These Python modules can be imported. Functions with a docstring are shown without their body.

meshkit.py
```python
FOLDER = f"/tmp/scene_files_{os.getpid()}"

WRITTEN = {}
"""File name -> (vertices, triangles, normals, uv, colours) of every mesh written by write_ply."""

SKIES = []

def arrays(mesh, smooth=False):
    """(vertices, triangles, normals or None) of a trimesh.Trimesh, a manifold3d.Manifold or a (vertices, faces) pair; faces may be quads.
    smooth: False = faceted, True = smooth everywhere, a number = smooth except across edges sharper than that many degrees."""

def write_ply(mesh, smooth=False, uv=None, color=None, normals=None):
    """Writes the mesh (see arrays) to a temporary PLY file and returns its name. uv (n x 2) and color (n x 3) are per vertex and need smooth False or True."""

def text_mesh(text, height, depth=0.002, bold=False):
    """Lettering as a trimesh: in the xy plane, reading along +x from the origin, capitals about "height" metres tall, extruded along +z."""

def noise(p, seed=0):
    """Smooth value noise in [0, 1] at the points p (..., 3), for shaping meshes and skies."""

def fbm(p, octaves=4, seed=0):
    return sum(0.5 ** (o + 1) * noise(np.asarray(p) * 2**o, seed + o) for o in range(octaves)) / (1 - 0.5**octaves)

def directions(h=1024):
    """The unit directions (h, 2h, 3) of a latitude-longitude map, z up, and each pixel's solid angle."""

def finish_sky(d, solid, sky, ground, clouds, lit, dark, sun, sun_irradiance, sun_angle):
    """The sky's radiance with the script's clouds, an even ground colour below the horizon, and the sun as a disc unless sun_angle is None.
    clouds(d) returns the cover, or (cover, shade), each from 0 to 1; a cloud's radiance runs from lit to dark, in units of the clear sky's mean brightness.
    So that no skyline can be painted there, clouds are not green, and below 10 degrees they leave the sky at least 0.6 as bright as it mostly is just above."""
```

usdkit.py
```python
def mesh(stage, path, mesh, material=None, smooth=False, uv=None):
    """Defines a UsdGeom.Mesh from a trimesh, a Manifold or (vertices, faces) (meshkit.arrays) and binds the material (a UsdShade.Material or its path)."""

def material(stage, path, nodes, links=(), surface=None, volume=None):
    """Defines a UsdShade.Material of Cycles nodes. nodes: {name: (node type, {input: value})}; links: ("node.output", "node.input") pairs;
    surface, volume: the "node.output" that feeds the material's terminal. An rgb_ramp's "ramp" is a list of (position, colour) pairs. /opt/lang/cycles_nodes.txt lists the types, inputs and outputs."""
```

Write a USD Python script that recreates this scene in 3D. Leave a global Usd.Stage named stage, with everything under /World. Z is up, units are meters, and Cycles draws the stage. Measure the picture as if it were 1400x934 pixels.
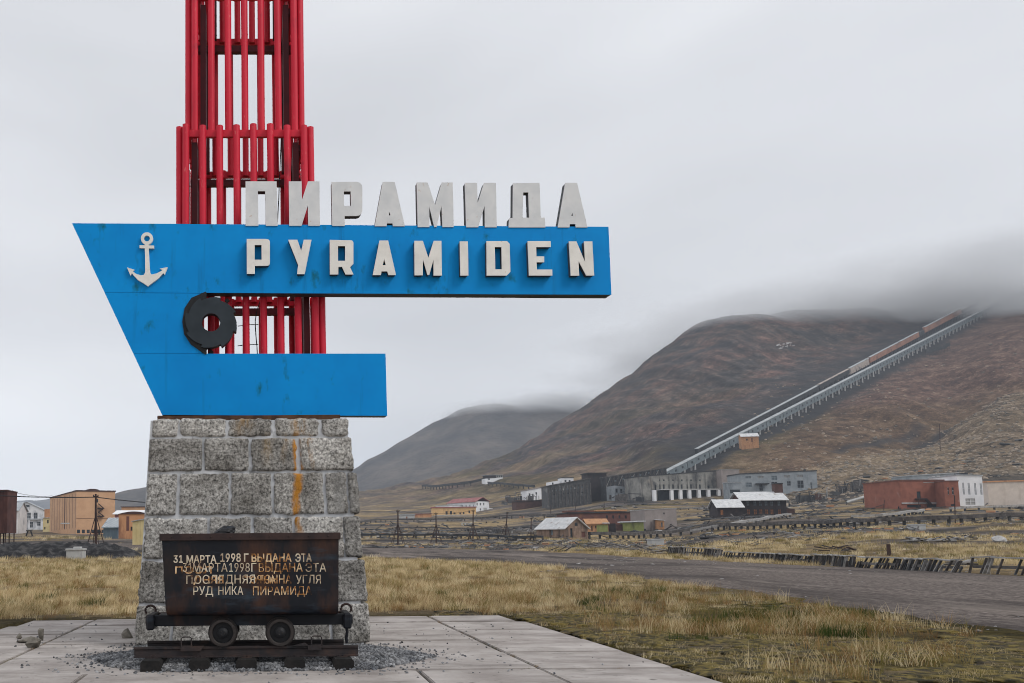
import math, random
import numpy as np, trimesh
import manifold3d as m3
from shapely.geometry import Polygon, Point, box as sbox, LineString
from shapely import affinity, ops
from scipy.interpolate import RegularGridInterpolator, PchipInterpolator
from scipy.ndimage import gaussian_filter
from pxr import Usd, UsdGeom, UsdLux, UsdShade, Gf, Sdf, Vt
import usdkit, meshkit

stage = Usd.Stage.CreateInMemory()
UsdGeom.SetStageUpAxis(stage, 'Z'); UsdGeom.SetStageMetersPerUnit(stage, 1.0)
UsdGeom.Xform.Define(stage, '/World'); UsdGeom.Scope.Define(stage, '/World/Looks')

# ---------------------------------------------------------------- camera
F, PX, PY, EYE = 1280.0, 365.0, 607.0, 1.30          # focal length and principal point on a 1400 x 934 frame; eye height
PITCH, ROLL = math.atan(134 / 1280.), 0.0081
_r = np.array([1, 0, 0.]); _u = np.array([0, -math.sin(PITCH), math.cos(PITCH)]); _b = -np.array([0, math.cos(PITCH), math.sin(PITCH)])
CR = _r * math.cos(ROLL) - _u * math.sin(ROLL); CU = _u * math.cos(ROLL) + _r * math.sin(ROLL); CB = _b
CAM = np.array([0, 0, EYE])
cam = UsdGeom.Camera.Define(stage, '/World/camera')
cam.AddTransformOp().Set(Gf.Matrix4d(*CR, 0, *CU, 0, *CB, 0, *CAM, 1))
cam.CreateHorizontalApertureAttr(36.0); cam.CreateVerticalApertureAttr(36.0 * 683 / 1024)
cam.CreateFocalLengthAttr(36.0 * F / 1400)
cam.CreateHorizontalApertureOffsetAttr((700 - PX) / 1400 * 36.0)
cam.CreateVerticalApertureOffsetAttr((PY - 467) / 1400 * 36.0)
cam.CreateClippingRangeAttr(Gf.Vec2f(0.1, 30000))
cam.CreateExposureAttr(0.0)

# ---------------------------------------------------------------- sky and sun
SUN = np.array([0.62, -0.42, 0.80]); SUN /= np.linalg.norm(SUN)
sun = UsdLux.DistantLight.Define(stage, '/World/sun')
sun.CreateIntensityAttr(0.40); sun.CreateAngleAttr(20.0); sun.CreateNormalizeAttr(True); sun.CreateColorAttr(Gf.Vec3f(1.0, 0.97, 0.93))
_z = SUN; _x = np.cross([0, 0, 1.], _z); _x /= np.linalg.norm(_x); _y = np.cross(_z, _x)
sun.AddTransformOp().Set(Gf.Matrix4d(*_x, 0, *_y, 0, *_z, 0, 0, 0, 100, 1))
usdkit.material(stage, '/World/Looks/sky_look', {
    'sky': ('sky_texture', {'sky_type': 'single_scattering', 'sun_disc': False, 'sun_elevation': math.asin(SUN[2]), 'sun_rotation': math.atan2(SUN[0], SUN[1]), 'altitude': 50.0}),
    'tc': ('texture_coordinate', {}), 'map': ('mapping', {'scale': (1.0, 1.0, 2.6), 'location': (9.1, 3.3, 0.9)}),
    'n': ('noise_texture', {'scale': 1.05, 'detail': 4.0, 'roughness': 0.42, 'distortion': 0.3}),
    'r': ('rgb_ramp', {'ramp': [(0.34, (5.5, 5.64, 5.95)), (0.50, (6.9, 7.04, 7.36)), (0.64, (8.5, 8.62, 8.85))]}),
    'mix': ('mix_color', {'fac': 0.96}), 'bg': ('background_shader', {'strength': 0.115})},
    [('tc.generated', 'map.vector'), ('map.vector', 'n.vector'), ('n.fac', 'r.fac'), ('sky.color', 'mix.a'), ('r.color', 'mix.b'), ('mix.result', 'bg.color')], surface='bg.background')
sky = UsdLux.DomeLight.Define(stage, '/World/sky')
UsdShade.MaterialBindingAPI.Apply(sky.GetPrim()).Bind(UsdShade.Material.Get(stage, '/World/Looks/sky_look'))
sky.GetPrim().SetCustomDataByKey('kind', 'structure')

# ---------------------------------------------------------------- helpers
def ray(u, v):
    d = (u - PX) / F * CR - (v - PY) / F * CU - CB
    return d
def P(u, v, Y):
    """point at distance Y in front of the eye, on the line of sight of (u, v)"""
    d = ray(u, v); return CAM + d * (Y / d[1])
def G(u, v, z=0.0):
    d = ray(u, v); return CAM + d * ((z - EYE) / d[2])
def UV(p):
    q = np.asarray(p, float) - CAM; c = -(q @ CB)
    return np.stack([PX + F * (q @ CR) / c, PY - F * (q @ CU) / c], -1)

used = {}
def fresh(parent, name):
    k = used.get((parent, name), -1) + 1; used[(parent, name)] = k
    return f'{parent}/{name}' + (f'_{k:03d}' if k else '')
BASE = {}
def tag(p, label=None, cat=None, group=None, kind=None):
    for k, v in (('label', label), ('category', cat), ('group', group), ('kind', kind)):
        if v: p.SetCustomDataByKey(k, v)
    return p
def thing(name, label, cat, base=(0, 0, 0), group=None):
    path = fresh('/World', name); x = UsdGeom.Xform.Define(stage, path)
    x.AddTranslateOp().Set(Gf.Vec3d(*map(float, base))); BASE[path] = np.asarray(base, float)
    tag(x.GetPrim(), label, cat, group); return path
def tm(m):
    if hasattr(m, 'to_mesh'):
        q = m.to_mesh(); return trimesh.Trimesh(q.vert_properties[:, :3], q.tri_verts, process=False)
    if isinstance(m, (list,)): return trimesh.util.concatenate([tm(x) for x in m])
    return m
def part(parent, name, mesh, mat, label=None, smooth=False, kind=None, n=None):
    m = tm(mesh).copy(); b = BASE[parent]; m.apply_translation(-b)
    path = fresh(parent, name); BASE[path] = b
    pr = usdkit.mesh(stage, path, m, '/World/Looks/' + mat, smooth=smooth).GetPrim()
    tag(pr, label, kind=kind); return path
def solo(name, mesh, mat, label=None, cat=None, group=None, kind=None, smooth=False):
    path = fresh('/World', name)
    pr = usdkit.mesh(stage, path, tm(mesh), '/World/Looks/' + mat, smooth=smooth).GetPrim()
    tag(pr, label, cat, group, kind); return path
def copy_of(src, name, loc, label, cat, group=None, rot=0.0, scale=1.0):
    path = fresh('/World', name); x = UsdGeom.Xform.Define(stage, path)
    pr = x.GetPrim(); pr.GetReferences().AddInternalReference(src)
    x.ClearXformOpOrder(); x.AddTransformOp().Set(Gf.Matrix4d().SetScale(scale) * Gf.Matrix4d().SetRotate(Gf.Rotation(Gf.Vec3d(0, 0, 1), rot)) * Gf.Matrix4d().SetTranslate(Gf.Vec3d(*map(float, loc))))
    pr.SetInstanceable(True); tag(pr, label, cat, group); return path

def bx(x0, x1, y0, y1, z0, z1):
    m = trimesh.creation.box((abs(x1 - x0), abs(y1 - y0), abs(z1 - z0))); m.apply_translation(((x0 + x1) / 2, (y0 + y1) / 2, (z0 + z1) / 2)); return m
def cbx(x0, x1, y0, y1, z0, z1, c=0.01):
    """box with chamfered edges"""
    h = np.array([x1 - x0, y1 - y0, z1 - z0]) / 2; o = np.array([x0 + x1, y0 + y1, z0 + z1]) / 2; pts = []
    for s in np.ndindex(2, 2, 2):
        s = np.array(s) * 2 - 1
        for k in range(3):
            q = h - c; q[k] = h[k]; pts.append(o + s * q)
    return trimesh.Trimesh(pts).convex_hull if False else trimesh.convex.convex_hull(np.array(pts))
def beam(a, b, w, h=None, up=(0, 0, 1)):
    a, b = np.asarray(a, float), np.asarray(b, float); h = h or w; d = b - a; L = np.linalg.norm(d); d /= L
    s = np.cross(d, up)
    if np.linalg.norm(s) < 1e-6: s = np.cross(d, (0, 1, 0))
    s /= np.linalg.norm(s); t = np.cross(s, d)
    m = trimesh.creation.box((L, w, h)); T = np.eye(4); T[:3, 0] = d; T[:3, 1] = s; T[:3, 2] = t; T[:3, 3] = (a + b) / 2
    m.apply_transform(T); return m
def rod(a, b, r, n=8, r2=None):
    a, b = np.asarray(a, float), np.asarray(b, float)
    m = trimesh.creation.cylinder(r, segment=(a, b), sections=n)
    if r2 is not None:
        d = (b - a) / np.linalg.norm(b - a); t = (m.vertices - a) @ d / np.linalg.norm(b - a)
        c = a + np.outer(t * np.linalg.norm(b - a), d); m.vertices = c + (m.vertices - c) * (1 + (r2 / r - 1) * t)[:, None]
    return m
def wire(pts, r, n=5):
    p = np.asarray(pts, float); t = np.gradient(p, axis=0); t /= np.linalg.norm(t, axis=1, keepdims=True) + 1e-12
    a = np.cross(t, np.where(np.abs(t[:, 2:]) < .9, [0, 0, 1.], [1., 0, 0])); a /= np.linalg.norm(a, axis=1, keepdims=True); b = np.cross(t, a)
    g = np.arange(n) * 2 * np.pi / n
    v = p[:, None] + r * (np.cos(g)[None, :, None] * a[:, None] + np.sin(g)[None, :, None] * b[:, None])
    i, j = np.meshgrid(np.arange(len(p) - 1), np.arange(n), indexing='ij')
    q = np.stack([i * n + j, i * n + (j + 1) % n, (i + 1) * n + (j + 1) % n, (i + 1) * n + j], -1).reshape(-1, 4)
    return trimesh.Trimesh(v.reshape(-1, 3), np.vstack([q[:, [0, 1, 2]], q[:, [0, 2, 3]]]), process=False)
def ext(poly, d0, d1):
    """polygon in (x, z) extruded along y from d0 to d1"""
    out = []
    for g in getattr(poly, 'geoms', [poly]):
        if g.is_empty or g.area < 1e-9: continue
        m = trimesh.creation.extrude_polygon(g, d1 - d0, engine='earcut')
        v = m.vertices.copy(); m.vertices = np.stack([v[:, 0], v[:, 2] + d0, v[:, 1]], 1); m.invert(); out.append(m)
    m = trimesh.util.concatenate(out)
    if m.volume < 0: m.invert()
    return m
def rotz(m, a, o):
    m = tm(m).copy(); m.apply_transform(trimesh.transformations.rotation_matrix(a, (0, 0, 1), o)); return m
def lump(rng, size, sub=2, amp=0.35, sq=(1, 1, 1)):
    m = trimesh.creation.icosphere(subdivisions=sub); v = m.vertices; o = rng.uniform(0, 100, 3)
    d = meshkit.noise(v * 1.3 + o, 3) - .5; d2 = meshkit.noise(v * 3.1 + o, 5) - .5
    v = v * (1 + amp * 2 * d + amp * .7 * d2)[:, None]
    for _ in range(5):                                # flat broken faces
        n = rng.normal(size=3); n /= np.linalg.norm(n); h = rng.uniform(.62, .85); s = v @ n; v = v - np.outer(np.maximum(s - h, 0), n)
    m.vertices = v * np.asarray(sq) * size; return m

# ---------------------------------------------------------------- materials
def mat(name, cols, scale=4.0, rough=0.8, bump=0.25, bscale=None, bdist=0.02, metallic=0.0, stretch=(1, 1, 1), detail=6.0, stain=None, stain2=None, obj=False, spec=0.35, nrough=0.6, random=0.0):
    """cols: ramp of (position, colour) driven by noise. stain: (colour, scale, lo, hi, stretch) mixed over it."""
    n = {'geo': ('geometry', {}), 'map': ('mapping', {'scale': stretch}), 'n': ('noise_texture', {'scale': scale, 'detail': detail, 'roughness': nrough}),
         'r': ('rgb_ramp', {'ramp': cols}), 'nb': ('noise_texture', {'scale': bscale or scale * 5, 'detail': 4.0, 'roughness': 0.65}),
         'bump': ('bump', {'strength': bump, 'distance': bdist}), 'p': ('principled_bsdf', {'roughness': rough, 'metallic': metallic, 'specular_ior_level': spec})}
    L = [('geo.position', 'map.vector'), ('map.vector', 'n.vector'), ('map.vector', 'nb.vector'), ('n.fac', 'r.fac'), ('nb.fac', 'bump.height'), ('bump.normal', 'p.normal')]
    last = 'r.color'
    for i, s in enumerate([x for x in (stain, stain2) if x]):
        c, sc, lo, hi, st = s
        n[f'sm{i}'] = ('mapping', {'scale': st, 'location': (3.1 + i, 1.7, 5.3)}); n[f'sn{i}'] = ('noise_texture', {'scale': sc, 'detail': 5.0, 'roughness': 0.65})
        n[f'sr{i}'] = ('rgb_ramp', {'ramp': [(lo, (0, 0, 0)), (hi, (1, 1, 1))]}); n[f'sx{i}'] = ('mix_color', {'b': c})
        L += [('geo.position', f'sm{i}.vector'), (f'sm{i}.vector', f'sn{i}.vector'), (f'sn{i}.fac', f'sr{i}.fac'), (f'sr{i}.color', f'sx{i}.fac'), (last, f'sx{i}.a')]
        last = f'sx{i}.result'
    if random:
        n['oi'] = ('object_info', {}); n['rr'] = ('rgb_ramp', {'ramp': [(0, (1 - random,) * 3), (1, (1 + random * .6,) * 3)]}); n['rx'] = ('mix_color', {'blend_type': 'multiply', 'fac': 1.0})
        L += [('oi.random', 'rr.fac'), ('rr.color', 'rx.b'), (last, 'rx.a')]; last = 'rx.result'
    L.append((last, 'p.base_color'))
    usdkit.material(stage, '/World/Looks/' + name, n, L, surface='p.BSDF')
def two(a, b): return [(0.35, a), (0.65, b)]

mat('sign_blue', two((0.001, 0.235, 0.630), (0.001, 0.275, 0.700)), 1.3, 0.55, 0.06, 30, .004, spec=.12, stain=((0.004, 0.12, 0.16), 5.5, 0.60, 0.76, (1, 1, .5)), stain2=((0.003, 0.14, 0.34), 7.0, 0.60, 0.84, (1, 1, .07)))
mat('sign_edge_shaded', two((0.020, 0.036, 0.048), (0.034, 0.055, 0.068)), 3, 0.6, 0.1)  # dark slate blue: shade of the edges and underside put into the colour
mat('letter_white', two((0.60, 0.62, 0.64), (0.70, 0.71, 0.72)), 5, 0.55, 0.05, stain=((0.42, 0.20, 0.07), 16.0, 0.655, 0.76, (1, 1, .8)))
mat('letter_cream', two((0.72, 0.70, 0.66), (0.82, 0.80, 0.76)), 5, 0.55, 0.05, stain=((0.50, 0.25, 0.08), 14.0, 0.66, 0.76, (1, 1, .7)))
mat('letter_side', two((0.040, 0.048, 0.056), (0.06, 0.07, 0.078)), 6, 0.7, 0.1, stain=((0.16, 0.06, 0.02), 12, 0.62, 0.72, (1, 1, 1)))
mat('letter_rust', two((0.36, 0.15, 0.04), (0.62, 0.46, 0.30)), 20, 0.8, 0.1)
mat('tower_red', two((0.54, 0.008, 0.032), (0.66, 0.014, 0.044)), 3, 0.5, 0.12, 40, .004, stretch=(1, 1, .25), stain=((0.66, 0.13, 0.13), 26, 0.61, 0.72, (1, 1, .3)), stain2=((0.24, 0.006, 0.02), 4, 0.60, 0.8, (1, 1, .5)))
mat('tower_red_shaded', two((0.055, 0.005, 0.010), (0.095, 0.007, 0.014)), 4, 0.6, 0.1)  # darkened tower red: shade painted into the inner beams and corner posts
mat('wheel_paint', two((0.012, 0.020, 0.028), (0.022, 0.032, 0.042)), 4, 0.55, 0.2, 30, .004)
mat('black_iron', two((0.006, 0.007, 0.009), (0.016, 0.016, 0.018)), 6, 0.6, 0.2)
mat('cable_black', two((0.01, 0.01, 0.012), (0.02, 0.02, 0.022)), 6, 0.6, 0.0)
mat('rust_plate', two((0.030, 0.014, 0.010), (0.10, 0.045, 0.022)), 9, 0.8, 0.3)
mat('mortar', two((0.42, 0.43, 0.45), (0.58, 0.59, 0.61)), 7, 0.9, 0.4, 60, .006, stain=((0.13, 0.13, 0.13), 5, 0.58, 0.72, (1, 1, .6)))
mat('cart_black', [(0.3, (0.005, 0.007, 0.011)), (0.55, (0.009, 0.010, 0.014)), (0.75, (0.020, 0.015, 0.014))], 3, 0.5, 0.35, 24, .006, spec=.22, stretch=(1, 1, .5), stain=((0.050, 0.024, 0.016), 2.6, 0.50, 0.66, (1, 1, .35)), stain2=((0.028, 0.040, 0.055), 6, 0.56, 0.72, (.25, 1, 1)))
mat('cart_rim', two((0.020, 0.012, 0.012), (0.045, 0.024, 0.020)), 8, 0.7, 0.3, 40, .005)
mat('rail_steel', two((0.014, 0.013, 0.015), (0.036, 0.024, 0.022)), 7, 0.6, 0.3, 50, .004, stain=((0.055, 0.03, 0.022), 5, 0.55, 0.7, (1, 1, 1)))
mat('wheel_rim', two((0.018, 0.015, 0.014), (0.038, 0.030, 0.027)), 8, 0.6, 0.2)
mat('sleeper_wood', two((0.005, 0.005, 0.005), (0.016, 0.014, 0.013)), 10, 0.85, 0.4, 40, .01, stretch=(1, .15, 1))
mat('coal', two((0.008, 0.008, 0.009), (0.020, 0.020, 0.022)), 8, 0.5, 0.4)
mat('paint_cream', [(0.36, (0.10, 0.045, 0.02)), (0.46, (0.48, 0.39, 0.28)), (0.60, (0.66, 0.58, 0.46))], 9, 0.8, 0.1)
mat('paint_orange', [(0.38, (0.020, 0.012, 0.010)), (0.48, (0.36, 0.16, 0.045)), (0.58, (0.68, 0.50, 0.30))], 11, 0.8, 0.1)
mat('slab_concrete', [(0.34, (0.255, 0.225, 0.208)), (0.5, (0.345, 0.312, 0.290)), (0.66, (0.430, 0.395, 0.372))], 1.6, 0.85, 0.35, 30, .006, detail=9, random=.06,
    stain=((0.21, 0.185, 0.170), 1.1, 0.52, 0.68, (.6, 1.8, 1)), stain2=((0.14, 0.125, 0.112), 6.0, 0.60, 0.72, (1, 1, 1)))
mat('joint_soil', two((0.020, 0.019, 0.013), (0.060, 0.058, 0.028)), 9, 0.95, 0.4)
mat('gravel_stone', two((0.08, 0.085, 0.095), (0.26, 0.26, 0.265)), 3.5, 0.85, 0.2, random=.75)
mat('rock', two((0.09, 0.08, 0.065), (0.22, 0.20, 0.17)), 9, 0.9, 0.5, 50, .01)
mat('pale_rock', two((0.40, 0.39, 0.38), (0.60, 0.59, 0.58)), 9, 0.9, 0.5, 50, .01)
mat('pale_stone', two((0.22, 0.21, 0.205), (0.36, 0.35, 0.34)), 9, 0.9, 0.4)
mat('scree_stone', two((0.20, 0.16, 0.12), (0.36, 0.29, 0.22)), .5, 0.9, 0.4)
mat('moss_yellow', [(0.40, (0.030, 0.026, 0.010)), (0.5, (0.090, 0.068, 0.017)), (0.60, (0.19, 0.143, 0.036))], 9, 0.95, 0.9, 60, .03)
mat('moss_brown', [(0.40, (0.025, 0.020, 0.012)), (0.5, (0.075, 0.055, 0.024)), (0.60, (0.15, 0.11, 0.05))], 9, 0.95, 0.9, 60, .03)
mat('slag', [(0.38, (0.006, 0.006, 0.008)), (0.5, (0.017, 0.017, 0.019)), (0.62, (0.060, 0.057, 0.057))], 1.6, 0.95, 0.6, 4, .15, detail=9)
# far buildings
def wall(name, a, b, st=None, sc=.35, st2=None): mat(name, two(a, b), sc, 0.9, 0.2, 3, .05, stain=st, stain2=st2, detail=8)
wall('orange_brick', (0.50, 0.295, 0.17), (0.58, 0.355, 0.21), ((0.40, 0.20, 0.10), .3, .58, .8, (1, 1, .2)))
wall('orange_dark', (0.055, 0.030, 0.028), (0.085, 0.045, 0.04))
wall('works_timber', (0.040, 0.041, 0.043), (0.085, 0.085, 0.086), ((0.17, 0.17, 0.17), .3, .56, .66, (1, 1, .6)), .8)
wall('villa_white', (0.55, 0.56, 0.58), (0.68, 0.68, 0.69), ((0.32, 0.33, 0.35), .5, .52, .7, (1, 1, .4)))
wall('clean_white', (0.66, 0.67, 0.69), (0.78, 0.78, 0.79), ((0.45, 0.45, 0.46), .5, .60, .75, (1, 1, .3)))
wall('slate_roof', (0.27, 0.29, 0.31), (0.40, 0.42, 0.44), None, 1.0)
wall('metal_roof', (0.46, 0.47, 0.48), (0.62, 0.62, 0.62), ((0.28, 0.25, 0.23), .7, .58, .7, (1, 1, .4)), 1.2)
wall('blue_tin', (0.085, 0.125, 0.165), (0.115, 0.16, 0.20), None, .8)
wall('blue_roof', (0.16, 0.22, 0.27), (0.22, 0.28, 0.33), None, .8)
wall('rust_orange', (0.42, 0.205, 0.10), (0.52, 0.27, 0.14), ((0.22, 0.10, 0.06), .4, .52, .68, (1, 1, .3)))
wall('yellow_ply', (0.56, 0.45, 0.22), (0.64, 0.53, 0.29), None, .6)
wall('yellow_wall', (0.56, 0.36, 0.16), (0.66, 0.43, 0.21), ((0.38, 0.22, 0.10), .4, .56, .7, (1, 1, .3)))
wall('red_roof', (0.24, 0.085, 0.085), (0.33, 0.13, 0.125), ((0.36, 0.24, 0.23), .6, .55, .7, (1, 1, 1)), .6)
wall('tank_rust', (0.055, 0.024, 0.022), (0.10, 0.042, 0.034), None, .8)
wall('black_wood', (0.018, 0.015, 0.017), (0.040, 0.032, 0.034), ((0.075, 0.05, 0.045), .5, .58, .75, (1, 1, .4)), .8)
wall('burnt_brown', (0.055, 0.028, 0.024), (0.10, 0.05, 0.042), None, .8)
wall('grey_concrete', (0.185, 0.182, 0.168), (0.29, 0.28, 0.255), ((0.075, 0.076, 0.078), .22, .50, .66, (1, 1, .45)), .4, ((0.27, 0.235, 0.20), .3, .60, .75, (1, 1, .5)))
wall('blue_concrete', (0.20, 0.225, 0.245), (0.28, 0.305, 0.325), ((0.12, 0.14, 0.16), .22, .53, .68, (1, 1, .45)), .4)
wall('pink_concrete', (0.235, 0.205, 0.19), (0.29, 0.25, 0.235), ((0.17, 0.14, 0.13), .3, .56, .7, (1, 1, .4)), .5)
wall('red_brick', (0.20, 0.070, 0.046), (0.27, 0.10, 0.066), ((0.36, 0.25, 0.22), .5, .62, .76, (1, 1, .5)), .6)
wall('dark_brick', (0.10, 0.045, 0.038), (0.15, 0.065, 0.052), ((0.19, 0.085, 0.05), .5, .55, .7, (1, 1, .5)), .6)
wall('cream_wall', (0.48, 0.42, 0.37), (0.57, 0.50, 0.44), ((0.40, 0.33, 0.28), .3, .55, .7, (1, 1, .3)), .5)
wall('plank_wood', (0.17, 0.115, 0.085), (0.27, 0.19, 0.145), ((0.09, 0.065, 0.055), 1.2, .5, .65, (1, 1, .1)), 1.5)
wall('orange_plank', (0.36, 0.18, 0.085), (0.46, 0.25, 0.13), ((0.22, 0.11, 0.06), 1.0, .55, .7, (1, 1, .2)), 1.5)
wall('green_plank', (0.20, 0.225, 0.07), (0.28, 0.30, 0.11), ((0.13, 0.14, 0.06), 1.0, .55, .7, (1, 1, .2)), 1.5)
wall('old_timber', (0.040, 0.036, 0.036), (0.115, 0.105, 0.10), ((0.20, 0.185, 0.175), .9, .58, .7, (1, 1, 1)), 1.4)
wall('pale_timber', (0.20, 0.195, 0.19), (0.34, 0.33, 0.32), ((0.09, 0.085, 0.08), 1.2, .55, .7, (1, 1, 1)), 1.4)
wall('iron_brown', (0.026, 0.016, 0.016), (0.055, 0.032, 0.028), None, 1.2)
wall('window_dark', (0.015, 0.019, 0.024), (0.035, 0.042, 0.05), None, 1.0)
wall('window_grey', (0.09, 0.12, 0.14), (0.16, 0.19, 0.21), None, 1.0)
wall('board_orange', (0.26, 0.10, 0.045), (0.36, 0.16, 0.07), None, 1.0)
wall('gallery_wall', (0.105, 0.13, 0.145), (0.16, 0.19, 0.205), None, .4)
wall('gallery_roof', (0.30, 0.325, 0.335), (0.40, 0.42, 0.43), ((0.17, 0.18, 0.185), .1, .58, .7, (1, 1, 1)), .3)
wall('gallery_orange', (0.27, 0.13, 0.09), (0.36, 0.19, 0.13), ((0.17, 0.10, 0.08), .15, .5, .65, (1, 1, 1)), .4)
wall('gallery_pale', (0.32, 0.27, 0.24), (0.42, 0.36, 0.32), ((0.14, 0.13, 0.13), .15, .55, .65, (1, 1, 1)), .4)
wall('coal_timber', (0.022, 0.024, 0.028), (0.05, 0.052, 0.056), ((0.10, 0.105, 0.11), .3, .58, .7, (1, 1, 1)), .6)
wall('concrete_pale', (0.34, 0.34, 0.335), (0.44, 0.44, 0.43), ((0.2, 0.2, 0.2), 1.5, .56, .7, (1, 1, .4)), 1.2)
wall('white_stone', (0.72, 0.72, 0.72), (0.82, 0.82, 0.82))
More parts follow.
